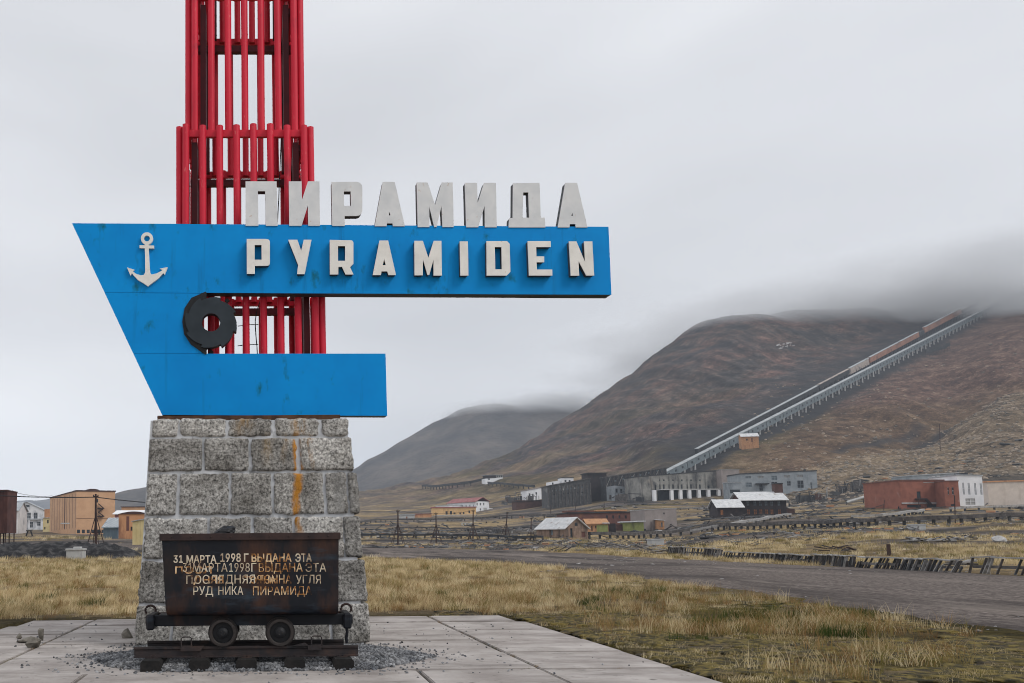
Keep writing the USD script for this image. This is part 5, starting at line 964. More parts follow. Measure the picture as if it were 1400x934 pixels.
H = House('blue_shed', 'small dark blue-grey tin shed with a ribbed pale roof, right of the braced pole', 'shed', 141, 161.5, 736.5, 721.2, 5.2, rot=-16)
H.body('blue_tin', [(133.8, 136, 724, 731, W)], (), 'left')
r_, ga, z = H.ridge_roof('blue_roof', 12 * H.k, .25); H.gables('blue_tin', 12 * H.k)
for k in range(12):
    x = H.w * k / 11; D = H.D; rr_ = 12 * H.k; c = Polygon([(-.25, z - .25 * rr_ / (D / 2) + .16), (D / 2, z + rr_ + .17), (D / 2, z + rr_ + .26), (-.25, z - .25 * rr_ / (D / 2) + .25)]); part(r_, 'roof_rib', H.W(ext_x(c, x - .05, x + .05)), 'metal_roof')
for k in range(11): H.local('plank', 'blue_tin', H.w * k / 11 + .02, H.w * (k + 1) / 11 - .02, -.04, -.003, H.zb - .1, H.zb + H.h - .1)

H = House('pale_roof_hall', 'low hall with a pale snow-white roof and red end, behind the rust-orange box building', 'building', 157, 199, 713, 703, 14, Y=258)
H.body('red_roof'); H.ridge_roof('clean_white', 5.5 * H.k, .6)
H = House('far_orange_building', 'far orange building showing as a strip above the pale roof hall', 'building', 166, 201, 716, 693.5, 12, Y=300); H.body('orange_brick'); H.flat_roof('orange_dark', .2)
H = House('rust_orange_building', 'rust-orange box building with dark stains and a bowed roof, left of the granite pedestal', 'building', 162, 203, 737, 703, 9, rot=6)
H.body('rust_orange', [q6(1042, 1056, 468, 500)]); zz = H.zb + H.h; c = Polygon([(-.1, zz + .003)] + [(H.w * t, zz + .05 + 3.2 * H.k * math.sin(math.pi * t)) for t in np.linspace(0, 1, 10)] + [(H.w + .1, zz + .003)]); part(H.path, 'roof', H.W(ext(c, -.15, H.D + .15)), 'orange_dark')
H.box('stain_panel', 'dark_brick', *q6(1008, 1030, 385, 500), -.03, -.003)
H = House('yellow_shed', 'pale yellow plywood shed with a slanting roof, at the left edge of the granite pedestal', 'shed', 181, 204, 745, 713.5, 4, rot=-5)
H.body('yellow_ply', top=(H.zb + H.h, H.zb + H.h + 4.5 * H.k)); H.flat_roof('concrete_pale', .1, .15, (H.zb + H.h, H.zb + H.h + 4.5 * H.k))
for k in range(1, 4): H.local('batten', 'yellow_ply', H.w * k / 4 - .03, H.w * k / 4 + .03, -.04, -.003, H.zb - .1, H.zb + H.h + .1)

# --- middle distance
H = House('yellow_building', 'long low yellow building with a dark roof edge, before the white building with red roof', 'building', 591, 651, 704.5, 694.6, 10, rot=-6)
H.body('yellow_wall', [q7(645, 660, 395, 418, W, 'door'), q7(675, 690, 394, 417, W, 'door'), q7(700, 714, 403, 415), q7(740, 752, 403, 415), q7(764, 775, 402, 414), q7(802, 814, 390, 408, W, 'door')]); H.flat_roof('red_roof', .5, .4)
H.box('loading_ledge', 'concrete_pale', 594, 650, 704.2, 705.4, -1.4, -.01)
H = House('white_building', 'white building with a faded red hipped roof, behind the yellow building', 'building', 651, 669, 702, 685.5, 26, rot=26, Y=522)
zz = H.zb + H.h
H.body('clean_white', [q7(858, 866, 338, 355), q7(880, 888, 338, 355), q7(903, 911, 338, 355), q7(880, 888, 375, 390), q7(905, 930, 372, 400, 'concrete_pale', 'door')], [(648 - 5.2 * k, 647 - 5.2 * k, 690 + .2 * k, 692.5 + .2 * k) for k in range(5)], side='left'); H.cross_roof('red_roof', 5.5 * H.k, .7)
H.local('side_wing', 'clean_white', H.w + .002, H.w + 3.0, .4, 12, H.foot, H.zb + H.h * .45); H.local('long_wing', 'clean_white', -9, -.003, 12, 25, H.foot, H.zb + H.h * .72)
H.local('long_wing_roof', 'concrete_pale', -9.3, -.3, 11.8, 25.2, H.zb + H.h * .72 + .002, H.zb + H.h * .72 + .4)
H = House('plank_hut', 'small pale hut with an orange door, left of the yellow building', 'hut', 548, 567, 710, 704, 5); H.body('concrete_pale', [q7(375, 386, 432, 449, BO, 'door')]); H.flat_roof('slate_roof', .3, .3)
H = House('rusty_store', 'low rust-red shed between the pale hut and the yellow building', 'shed', 568, 590, 707.5, 702.5, 5); H.body('rust_orange'); H.flat_roof('red_roof', .3, .3, (H.zb + H.h * .8, H.zb + H.h))
H = House('hillside_house', 'lone dark house with a pale base, high on the slope left of the galleries', 'house', 664, 688, 658.6, 649.5, 8, rot=8)
H.body('clean_white', [q7(935, 950, 172, 180)], top=(H.zb + H.h * .45, H.zb + H.h * .62)); H.local('upper_storey', 'black_wood', .6, H.w * .62, .4, 7, H.zb + H.h * .5, H.zb + H.h * .95); H.local('upper_storey', 'concrete_pale', H.w * .62 + .01, H.w - .3, .3, 7, H.zb + H.h * .62, H.zb + H.h)
for x in (.68, .8, .92): H.local('window', W, H.w * x - .4, H.w * x + .4, .25, .31, H.zb + H.h * .68, H.zb + H.h * .92)
H.flat_roof('slate_roof', .25, .2, (H.zb + H.h * .95, H.zb + H.h))

def trestle(name, label, pts, h, w, mat_, n, legs='old_timber', bay=True, group=None, cat='pipeline', droop=.06, seed=1, lift=0.0):
    """a timber-boxed pipe carried on low posts along the ground points pts (u, v)"""
    g = [hit(u, v, 45) for u, v in pts]; p = np.array(g); t = np.r_[0, np.cumsum(np.linalg.norm(np.diff(p[:, :2], axis=0), axis=1))]; rn = np.random.default_rng(seed)
    tt = np.linspace(0, t[-1], n + 1); q = np.stack([np.interp(tt, t, p[:, k]) for k in range(3)], 1); q[:, 2] = zg(q[:, 0], q[:, 1]); path = thing(name, label, cat, q[0], group)
    top = q[:, 2] + h * rn.uniform(1 - droop, 1 + droop, n + 1) + lift
    for k in range(n):
        a, b = q[k].copy(), q[k + 1].copy(); a[2], b[2] = top[k], top[k + 1]; d = b - a; a2, b2 = a + d * .01, b - d * .01
        part(path, 'box_section', beam(a2 + [0, 0, -h * .22], b2 + [0, 0, -h * .22 + rn.uniform(-.05, .05)], w, h * .44), mat_)
    for k in range(n + 1):
        c = q[k] + (0 if k == 0 else 0); part(path, 'post', beam(c + [0, 0, -.5], [c[0], c[1], top[k] - h * .42], w * .35, w * .5, up=(0, 1, 0)), legs)
    return path
trestle('hill_trestle', 'dark timber trestle climbing leftward from the lone hillside house', [(578, 668.5), (620, 667.5), (645, 664.5), (661, 661)], 4.0, 2.0, 'coal_timber', 14, seed=2, cat='trestle')
trestle('hill_trestle', 'dark timber trestle running right from the hillside house towards the white stepped building', [(668, 664), (700, 667), (730, 669.5)], 3.0, 1.6, 'coal_timber', 10, seed=3, cat='trestle')
trestle('boxed_pipe', 'long black boxed pipeline low across the flats, right of the pedestal', [(470, 736), (540, 735.5), (620, 736.5), (690, 738), (742, 739)], .95, .8, 'coal_timber', 22, seed=4)
trestle('boxed_pipe', 'grey boxed pipeline on pale posts beyond the braced poles', [(540, 725.5), (580, 724.5), (640, 727), (700, 729)], 1.1, .8, 'old_timber', 16, 'pale_timber', seed=5)
trestle('boxed_pipe', 'grey pipeline crossing far below the yellow building', [(484, 718), (530, 714), (600, 713), (690, 709), (760, 708)], 1.6, 1.0, 'old_timber', 18, seed=6)
trestle('boxed_pipe', 'dark boxed pipeline raised in front of the plank sheds', [(806, 737), (840, 737.5), (880, 736), (915, 734), (945, 730)], 1.5, 1.0, 'old_timber', 14, 'coal_timber', seed=7)
trestle('boxed_pipe', 'sagging pale pipeline leading up to the dark wooden house', [(945, 731), (985, 725.5), (1020, 719), (1050, 713), (1080, 707)], 1.2, .9, 'pale_timber', 12, seed=8, droop=.15)
trestle('boxed_pipe', 'long dark pipeline on posts across the yellow flats at right', [(960, 727), (1030, 724.5), (1100, 722), (1200, 720), (1300, 717), (1430, 713)], 1.5, .9, 'old_timber', 40, 'coal_timber', seed=9)
trestle('boxed_pipe', 'pale collapsed pipeline below the red brick building', [(1165, 712), (1200, 710.5), (1235, 706), (1262, 702)], 1.2, 1.0, 'pale_timber', 10, 'coal_timber', seed=10)
trestle('boxed_pipe', 'grey pipeline on dark blocks in front of the cream building', [(1300, 700), (1340, 698), (1380, 696.5), (1430, 696)], 1.3, .9, 'pale_timber', 8, 'coal_timber', seed=11)
trestle('boxed_pipe', 'thin grey pipeline between the mound and the concrete cube', [(930, 697), (985, 697.5), (1040, 696)], .9, .7, 'pale_timber', 8, 'coal_timber', seed=12)

# --- the coal works
H = House('stepped_white_building', 'white building with a sloping roofline at the left end of the black coal works', 'building', 720, 751, 683.5, 671, 9, rot=5)
H.body('clean_white', [q8(107, 118, 255, 275), q8(150, 160, 247, 262), q8(128, 138, 258, 272), q8(196, 205, 232, 245)], top=(H.zb + H.h, H.zb + H.h + 6 * H.k)); H.flat_roof('pink_concrete', .4, .3, (H.zb + H.h, H.zb + H.h + 6 * H.k))
H = House('white_roof_hut', 'small white block on the roof line of the black coal works, left one', 'building', 751.5, 766, 668, 657, 6, Y=480); H.body('clean_white', [q8(255, 265, 186, 198)], top=(H.zb + H.h * .8, H.zb + H.h))
H = House('white_roof_hut', 'larger white block rising above the black coal works', 'building', 769, 784.5, 668, 653.5, 7, Y=480); H.body('clean_white', [q8(335, 348, 170, 182), q8(362, 374, 170, 182)]); H.flat_roof('coal_timber', .3, .2)
H = House('coal_works', 'black timber coal-sorting building with rows of small openings', 'building', 750, 808, 685, 665, 14, rot=-3, Y=462)
rw = [q8(252 + 24 * k, 262 + 24 * k, 232 - 2.8 * k, 243 - 2.8 * k, 'concrete_pale' if k % 3 == 0 else WG) for k in range(9)] + [q8(262 + 30 * k, 274 + 30 * k, 256 - 2 * k, 266 - 2 * k, 'window_dark') for k in range(7)]
H.body('works_timber', rw, top=(H.zb + H.h, H.zb + H.h + 10 * H.k)); H.flat_roof('old_timber', .4, .4, (H.zb + H.h, H.zb + H.h + 10 * H.k))
for k in range(13): H.local('pilaster', 'old_timber', H.w * k / 12 - .2, H.w * k / 12 + .2, -.25, -.003, H.foot, H.zb + H.h * (.95 + .02 * k))
H = House('coal_tower', 'black flat-topped tower above the coal works', 'building', 804, 830, 668, 647.5, 9, Y=472); H.body('black_wood', [q8(515, 530, 145, 155), q8(560, 575, 143, 153)]); H.flat_roof('coal_timber', .4, .5)
H = House('burnt_shed', 'long dark red-brown shed at the foot of the stepped white building', 'shed', 706, 784, 692, 684, 7, rot=4); H.body('burnt_brown', [q8(200 + 34 * k, 214 + 34 * k, 276, 292) for k in range(6)]); H.flat_roof('coal_timber', .3, .4, (H.zb + H.h * .75, H.zb + H.h * 1.15))
H = House('red_roof_workshop', 'workshop with a faded red roof and brown windows, before the coal works', 'building', 786, 842, 685, 671.5, 12, rot=3)
H.body('grey_concrete', [q8(447 + 36 * k, 470 + 36 * k, 250, 284, 'burnt_brown') for k in range(5)] + [q8(412, 425, 260, 280), q8(630, 650, 255, 290, W, 'door')]); H.ridge_roof('red_roof', 7.5 * H.k, .5); H.gables('grey_concrete', 7.5 * H.k)
for k in range(6): x = H.on(793.5 + 7.7 * k, 680)[0]; H.local('buttress', 'coal_timber', x - .3, x + .3, -.3, -.003, H.foot, H.zb + H.h - .2)
H = House('ruined_annexe', 'grey roofless ruin between the red-roofed workshop and the long concrete factory', 'building', 841, 876, 683, 664, 10, rot=2)
H.body('blue_concrete', [q8(660, 675, 225, 250), q8(690, 705, 228, 252), q8(740, 752, 235, 262), q8(720, 760, 265, 286, W, 'door'), q8(775, 808, 236, 262, 'slate_roof')], top=(H.zb + H.h, H.zb + H.h * .8)); H.local('lean_to', 'green_plank', H.w * .68, H.w * .94, -2.5, -.01, H.foot, H.zb + H.h * .35)
H = House('concrete_factory', 'long stained grey concrete factory with narrow windows above white loading bays', 'building', 876, 987.5, 681, 652, 16, rot=4)
zt0, zt1 = H.on(876.5, 652)[1], H.on(987, 643.5)[1]; wn = []
for g in (213, 238, 276, 301, 338, 361, 400, 424, 461, 485): wn += [q3(g - 6, g + 6, 478, 489), q3(g - 7, g + 7, 512, 553)]
for g in (160, 180): wn.append(q3(g - 6, g + 6, 515, 552))
wn += [q3(532, 550, 520, 545, W, 'door'), q3(585, 600, 452, 464), q3(610, 622, 452, 464)]
H.body('grey_concrete', wn, top=(zt0, zt1)); H.flat_roof('coal_timber', .35, .2, (zt0, zt1))
for k in range(9): x = H.w * (k + .3) / 9; H.local('pilaster', 'grey_concrete', x - .35, x + .35, -.3, -.003, H.foot, zt0 + (zt1 - zt0) * k / 9 - .6)
a, b = H.on(898, 669.2), H.on(1002, 671.8); H.local('bay_canopy', 'concrete_pale', a[0], H.w + 4, -4.2, -.31, a[1] - .5, a[1])
for g in (148, 265, 325, 385, 450, 515, 585, 645, 700): x = H.on(860 + g / 5, 675)[0]; H.local('bay_pier', 'clean_white', x - .7, x + .7, -4.1, -2.6, H.foot, a[1] - .503)
H.local('bay_back', 'window_dark', a[0] + .2, H.w - .1, -1.0, -.32, H.foot, a[1] - .51)
H = House('factory_tower', 'taller plain grey block joined to the right end of the long concrete factory', 'building', 988, 1012.5, 677, 642.5, 14, rot=4); H.body('pink_concrete', [q3(675, 688, 448, 460), q3(705, 718, 450, 461, 'clean_white'), q3(722, 735, 450, 461, 'clean_white')]); H.flat_roof('grey_concrete', .3, .15)
H = House('blue_lean_to', 'low blue-grey box shed between the factory block and the blue-grey ruin', 'shed', 997, 1015, 676, 660, 5, Y=398); H.body('blue_concrete', [q3(690, 760, 548, 572, W, 'bay_opening')]); H.flat_roof('slate_roof', .25, .2)
H = House('blue_grey_ruin', 'weathered blue-grey concrete building with broken grid windows, right of the factory', 'building', 1014, 1118.5, 677, 649, 14, rot=-4)
wn = [q3(*a) for a in ((795, 835, 456, 470, WG), (880, 920, 456, 470, 'pale_timber'), (973, 1012, 453, 482, WG), (1060, 1100, 449, 465, 'pale_timber'), (1147, 1190, 446, 460, 'pale_timber'), (797, 840, 500, 530, WG), (890, 915, 510, 555, W, 'door'), (973, 1015, 495, 543, W), (1080, 1106, 490, 520, W), (1150, 1195, 486, 535, W), (1240, 1254, 498, 545, W, 'door'), (1140, 1215, 561, 576, W, 'bay_opening'))]
zt0, zt1 = H.on(1014, 648.5)[1], H.on(1118, 644)[1]; H.body('blue_concrete', wn, top=(zt0, zt1), frame='blue_concrete'); H.flat_roof('coal_timber', .4, .2, (zt0, zt1)); H.box('balcony_slab', 'coal_timber', *q3(862, 948, 505, 511), -1.6, -.01)
H.box('roof_vent', 'coal_timber', *q3(1222, 1232, 404, 421), 3, 4); H.box('window_sill_band', 'concrete_pale', *q3(1125, 1215, 556, 560), -.3, -.003)

# --- sheds on the flats
H = House('dark_wooden_house', 'two-storey dark wooden house with a pale metal roof and orange boarded windows', 'house', 1015.5, 1075.5, 705, 683.5, 10.5, rot=-10)
wn = [q1(x - 12, x + 12, 382, 417, WG) for x in (366, 421, 464, 510, 556, 613)] + [q1(x - 13, x + 13, 446, 485, WG if x == 556 else BO) for x in (370, 425, 469, 515, 558, 618)]
H.body('black_wood', wn, [q1(694, 708, 400, 425, W)], frame='black_wood'); H.ridge_roof('metal_roof', 11 * H.k, .7); H.gables('burnt_brown', 11 * H.k)
a = H.on(1066.5, 676), H.on(1077, 660.5); H.local('chimney', 'burnt_brown', a[0][0], a[1][0], 4.2, 6.4, H.zb + H.h + .3, a[1][1]); H.local('chimney_cap', 'coal_timber', a[0][0] - .12, a[1][0] + .12, 4.1, 6.5, a[1][1] + .002, a[1][1] + .3)
for k in range(23): x = H.w * k / 22; H.local('batten', 'black_wood', x - .05, x + .05, -.06, -.003, H.zb - .2, H.zb + H.h - .1) if not any(r[0] - .08 < x < r[1] + .08 for r in H.rects(wn)) else None
H.local('lean_to', 'burnt_brown', H.w + .01, H.w + 3, 2, 8, H.foot, H.zb + H.h * .4)
H = House('dark_annexe', 'low dark timber annexe at the left end of the dark wooden house', 'house', 981.5, 1016.5, 707.5, 693.5, 7.5, rot=-8); H.body('black_wood', [q1(146, 170, 450, 490, BO)]); H.ridge_roof('metal_roof', 10.5 * H.k, .45); H.gables('black_wood', 10.5 * H.k)
for k in range(10): x = H.w * (.3 + .07 * k); H.local('batten', 'black_wood', x - .05, x + .05, -.05, -.003, H.zb - .2, H.zb + H.h - .1)
H = House('plank_shed', 'grey-roofed plank shed with an open doorway, first of the sheds from the left', 'shed', 773, 804, 736.5, 722, 9.0, rot=24, Y0=120)
H.body('plank_wood', [q8(371, 388, 478, 535, W, 'door'), q8(440, 470, 500, 533, 'dark_brick', 'door')], [q8(244, 262, 485, 520, WG)], side='left'); H.cross_roof('metal_roof', 14 * H.k, .4)
zz = H.zb + H.h; part(H.path, 'gable', H.W(ext(Polygon([(.02, zz + .002), (H.w - .02, zz + .002), (H.w / 2, zz + 13.8 * H.k)]), .02, .3)), 'plank_wood'); H.local('loft_door', W, H.w / 2 - .35, H.w / 2 + .35, -.03, .015, zz + 3 * H.k, zz + 7.5 * H.k)
for k in range(14): x = H.w * (k + .5) / 14; H.local('plank', 'plank_wood', x - H.w / 31, x + H.w / 31, -.045, -.003, H.zb - .1 if not any(r[0] - .1 < x < r[1] + .1 for r in H.rects([q8(371, 388, 478, 535), q8(440, 470, 500, 533)])) else H.on(780, 620 + 475 / 4.667)[1], zz - .05)
H = House('orange_roof_shed', 'plank shed with a patchy orange and pale roof, second of the sheds', 'shed', 803, 832, 728.5, 716.5, 6, rot=-8, Y0=120); H.body('orange_plank', [q8(505, 515, 462, 495), q8(530, 538, 462, 478)]); H.ridge_roof('orange_plank', 6.5 * H.k, .3); H.local('green_wall', 'green_plank', H.w * .45, H.w * .98, -.05, -.003, H.zb, H.zb + H.h * .9)
H.local('roof_patch', 'metal_roof', H.w * .72, H.w + .28, -.45, .6, H.zb + H.h + .08, H.zb + H.h + .3); H.local('lean_to', 'black_wood', H.w + .01, H.w + 2.0, 1, 5, H.foot, H.zb + H.h * 1.05)
H = House('green_shed', 'yellow-green plank shed with a flat pale roof, third of the sheds', 'shed', 852, 880.5, 726, 714.5, 5, rot=-12, Y0=120)
H.body('green_plank', (), [q8(688, 700, 450, 482)], side='left'); H.flat_roof('metal_roof', .3, .5, (H.zb + H.h, H.zb + H.h + .15))
for k in range(9): x = H.w * (k + .5) / 9; H.local('plank', 'green_plank', x - H.w / 20, x + H.w / 20, -.05, -.003, H.zb - .1, H.zb + H.h - .1)
H.local('lean_to', 'burnt_brown', -1.6, -.01, .5, 4, H.foot, H.zb + H.h * .8)
H = House('brick_ruin', 'long low dark brick ruin with a ragged rusty roof, behind the sheds', 'ruin', 777, 883, 719, 701, 10, rot=2, Y0=150)
H.body('dark_brick', [q8(600 + 40 * k, 612 + 40 * k, 395, 415) for k in range(6)], top=(H.zb + H.h * .93, H.zb + H.h)); H.flat_roof('coal_timber', .3, .3, (H.zb + H.h * .93, H.zb + H.h)); H.local('roof_sheet', 'rust_orange', H.w * .36, H.w * .76, -.3, 6, H.zb + H.h + .34, H.zb + H.h + .75)
H.local('roof_sheet', 'dark_brick', 0, H.w * .34, 0.2, 5, H.zb + H.h * .96 + .3, H.zb + H.h * .96 + .8)
H = House('concrete_cube', 'plain pinkish-grey windowless concrete block right of the sheds', 'building', 882.5, 926, 723.5, 695.5, 9, rot=3, Y0=150); H.body('pink_concrete', [q8(965, 975, 378, 388)], top=(H.zb + H.h * .93, H.zb + H.h)); H.flat_roof('concrete_pale', .15, .1, (H.zb + H.h * .93, H.zb + H.h))
H = House('small_kiosk', 'narrow brown kiosk with a pale slanting roof, in front of the concrete cube', 'kiosk', 898, 908.5, 724, 711, 2, rot=-10, Y0=120); H.body('orange_plank', [q8(950, 962, 440, 470, WG)]); H.flat_roof('metal_roof', .15, .25, (H.zb + H.h, H.zb + H.h - .2))
H = House('slope_hut', 'small orange-brown wooden hut with a pale roof, beside the lower gallery on the slope', 'hut', 1014, 1037.5, 606.5, 597, 6, rot=-14, Y=508); H.body('orange_plank', [q3(800, 812, 200, 212), q3(835, 846, 195, 222, 'dark_brick', 'door')]); H.ridge_roof('metal_roof', 4.5 * H.k, .4); H.gables('orange_plank', 4.5 * H.k)

# --- at the right
H = House('red_brick_building', 'red brick building on an open base, with a door above iron stairs', 'building', 1232.5, 1293, 694.5, 657.5, 16, rot=3)
zs = H.on(1240, 688.5)[1]
H.body('red_brick', [q2(380, 411, 270, 318, W, 'door'), q2(312, 412, 366, 384, W, 'base_opening'), q2(455, 562, 362, 380, W, 'base_opening')]); H.flat_roof('dark_brick', .35, .2); H.box('plinth_band', 'concrete_pale', 1232.6, 1292.8, 687.2, 688.6, -.2, -.003); H.box('string_course', 'pink_concrete', 1262, 1287, 659.3, 660.4, -.06, -.003)
H.box('stair_landing', 'iron_brown', *q2(365, 430, 320, 327), -1.6, -.01); p0, p1 = H.on(1263, 683), H.on(1270, 691); part(H.path, 'stair_flight', H.W(beam((p0[0], -.9, p0[1]), (p1[0], -.9, p1[1]), 1.2, .25)), 'iron_brown')
for u_ in (1250.5, 1262): x = H.on(u_, 685)[0]; part(H.path, 'stair_post', H.W(rod((x, -1.5, H.foot), (x, -1.5, H.on(1255, 683)[1]), .09, 6)), 'iron_brown')
H = House('red_brick_wing', 'set-back red brick wing with two white-framed windows, joining the white building', 'building', 1293, 1313, 694, 658.5, 12, rot=-8); H.body('red_brick', [q2(598, 612, 240, 293, 'villa_white'), q2(628, 646, 240, 293, 'villa_white'), q2(622, 652, 360, 373, W, 'base_opening')]); H.flat_roof('dark_brick', .3, .15)
for r in H.rects([q2(600, 610, 243, 262), q2(600, 610, 268, 290), q2(630, 644, 243, 262), q2(630, 644, 268, 290)]): H.local('pane', W, r[0], r[1], .10, .162, r[2], r[3])
H = House('grey_rear_hall', 'low blue-grey hall showing behind the roof of the red brick building', 'building', 1251, 1314, 692, 647.5, 12, Y=348); H.body('blue_concrete', [q2(487, 515, 160, 178, 'clean_white'), q2(522, 550, 158, 176, 'clean_white')], top=(H.zb + H.h * .93, H.zb + H.h)); H.flat_roof('slate_roof', .3, .2, (H.zb + H.h * .93, H.zb + H.h))
H = House('tall_window_building', 'white building with four tall narrow windows, right of the red brick building', 'building', 1311.5, 1346, 692.5, 650, 14, rot=-5)
H.body('clean_white', [q2(703, 722, 208, 291, WG), q2(742, 762, 209, 292, WG), q2(787, 807, 211, 293, WG), q2(828, 848, 213, 294, WG), q2(725, 798, 320, 365, 'concrete_pale', 'bricked_gate')], frame='clean_white', top=(H.zb + H.h, H.zb + H.h * .97)); H.flat_roof('slate_roof', .3, .2, (H.zb + H.h, H.zb + H.h * .97)); H.box('roof_box', 'coal_timber', *q2(720, 775, 136, 148), 2, 5)
H = House('grey_link', 'grey link shed between the white and the cream building', 'shed', 1346.5, 1353, 690, 662, 8, Y=330); H.body('blue_concrete', [q2(875, 888, 275, 310, W)]); H.flat_roof('slate_roof', .2, .1)
H = House('cream_building', 'plain cream-plastered building with a rusty roof edge, cut by the right edge of the picture', 'building', 1352.5, 1440, 691.5, 659.5, 15, rot=-3); H.body('cream_wall', top=(H.zb + H.h, H.zb + H.h * 1.05)); H.flat_roof('rust_orange', .4, .3, (H.zb + H.h, H.zb + H.h * 1.05))

# --- the two galleries up the mountain
def gallery(name, label, segs, pa, pb, Ya, Yb, hgt, wid, posts, leg_mat, Aend, cut=None):
    """segs: (t0, t1, wall material, roof material, fraction of the height) along the straight line from a to b"""
    A, B = P(*pa, Ya), P(*pb, Yb); d = (B - A) / np.linalg.norm(B - A); side = np.cross(d, (0, 0, 1)); side /= np.linalg.norm(side); path = thing(name, label, 'gallery', A)
    L = np.linalg.norm(B - A)
    for (t0, t1, wm, rm, k, dz) in segs:
        n = max(1, int((t1 - t0) * L / 26))
        for j in range(n):
            a, b = A + (B - A) * (t0 + (t1 - t0) * j / n), A + (B - A) * (t0 + (t1 - t0) * (j + 1) / n - .0008)
            g = part(path, 'wall_section', beam(a + [0, 0, -hgt * k / 2 + dz], b + [0, 0, -hgt * k / 2 + dz], wid, hgt * k), wm)
            if rm: part(g, 'roof_section', beam(a + [0, 0, .12 + dz], b + [0, 0, .12 + dz], wid + .5, .3), rm)
            if wm == 'gallery_wall':
                for q in (.2, .5, .8):
                    c = a + (b - a) * q + side * (wid / 2 + .02) + [0, 0, -hgt * k * .45 + dz]; part(g, 'window', beam(c - d * .9, c + d * .9, .1, hgt * .28), 'window_dark')
    for t in np.linspace(.01, .985, posts):
        c = A + (B - A) * t; zgd = float(zg(c[0], c[1])); w2 = side * wid * .4
        if c[2] - hgt > zgd - .5:
            for s in (-1, 1): part(path, 'support', beam(c + s * w2 + [0, 0, -hgt * .9], np.r_[(c + s * w2)[:2], zgd - 1.5], .7, .7, up=(0, 1, 0)), leg_mat)
    return path
gallery('lower_gallery', 'long pale-roofed grey conveyor gallery on posts, the lower of the two up the mountain', [(0, .955, 'gallery_wall', 'gallery_roof', 1, 0), (.958, .999, 'gallery_pale', 'gallery_roof', 1, 0)], (905, 647), (1446, 372), 474, 1130, 3.9, 2.4, 84, 'concrete_pale', 0)
gallery('upper_gallery', 'broken upper gallery with pink and orange wall sections under a thin pale roof', [(0, .30, 'coal_timber', 'gallery_roof', .75, 0), (.303, .40, 'coal_timber', 'gallery_pale', .85, .3), (.403, .47, 'gallery_pale', 'gallery_roof', 1.25, .6), (.474, .68, 'gallery_orange', 'gallery_roof', 1.15, .9), (.684, .705, 'coal_timber', None, .9, 0), (.708, .90, 'gallery_orange', 'gallery_roof', 1.3, 2.2), (.905, .999, 'coal_timber', 'gallery_pale', .7, 0)], (952, 614), (1336, 413), 532, 925, 3.7, 1.7, 60, 'coal_timber', 0)
H = House('coal_bridge', 'long black timber bridge gallery linking the coal works to the lower gallery', 'gallery', 829, 912, 668, 655, 6, rot=7, Y=462)
zt0, zt1 = H.on(830, 653)[1], H.on(911, 640)[1]; H.body('coal_timber', [q8(625 + 27 * k, 640 + 27 * k, 176 - 6.4 * k, 188 - 6.4 * k, WG if k % 2 else W) for k in range(12)], top=(zt0, zt1)); H.flat_roof('old_timber', .4, .3, (zt0, zt1))
for k in range(16): x = H.w * k / 15; H.local('truss_post', 'old_timber', x - .14, x + .14, -.2, -.003, H.foot, zt0 + (zt1 - zt0) * k / 15)
for k in range(15): x0, x1 = H.w * k / 15, H.w * (k + 1) / 15; z0_, z1_ = zt0 + (zt1 - zt0) * k / 15, zt0 + (zt1 - zt0) * (k + 1) / 15; part(H.path, 'truss_brace', H.W(beam((x0, -.3, z0_ - 4.5), (x1, -.3, z1_ - .4), .16, .22)), 'pale_timber' if k % 3 == 0 else 'old_timber')
A_, B_ = hit(1252, 521, 300), hit(1300, 478, 300)
trestle('hill_fence', 'short dark timber snow fence on the brown spur beside the galleries', [(1266, 488.5), (1282, 485.5), (1299, 479.5)], 6.5, .6, 'coal_timber', 8, seed=20, cat='fence')
p = [P(1157, 687, 330), P(1180, 680, 332), P(1200, 673, 334)]; path = thing('chute_pipe', 'thin pale pipe slanting up to a white head, left of the red brick building', 'pipe', p[0]); part(path, 'pipe', wire(p, .45, 8), 'concrete_pale'); part(path, 'pipe_head', bx(p[2][0] - .6, p[2][0] + 1.4, 333, 336, p[2][2] - 1.6, p[2][2] + 1.2), 'clean_white')
for k in (0, 1, 2): part(path, 'support', rod(p[k] + [0, 0, -.3], [p[k][0], p[k][1], zg(*p[k][:2]) - .5], .15, 6), 'iron_brown')
# white stone lettering on the mountain: two lines of small marks, too far off to be read
path = thing('hillside_lettering', 'two short lines of small white stone lettering laid out high on the mountain', 'lettering', hit(1073, 474, 640)); rn = np.random.default_rng(4)
for (u0, v0, u1, v1, gaps) in ((1061.5, 473.2, 1083, 469.6, (3, 4)), (1065.5, 476.8, 1084, 472.8, (4, 8))):
    n = 12 if v0 < 475 else 11
    for k in range(n):
        if k in gaps and k % 4 == 0: continue
        u, v = u0 + (u1 - u0) * k / (n - 1), v0 + (v1 - v0) * k / (n - 1); c = hit(u, v, 640)
        for j in range(2): dx, dz = rn.uniform(-.45, .45), rn.uniform(-.5, .5); y2 = c[1] + dz * 3; part(path, 'letter_stone', beam([c[0] + dx - .5, y2, float(zg(c[0] + dx - .5, y2)) + .35], [c[0] + dx + rn.uniform(-.2, .6), y2 + rn.uniform(-2, 2.4), float(zg(c[0] + dx, y2)) + .5], .42, .42), 'white_stone')
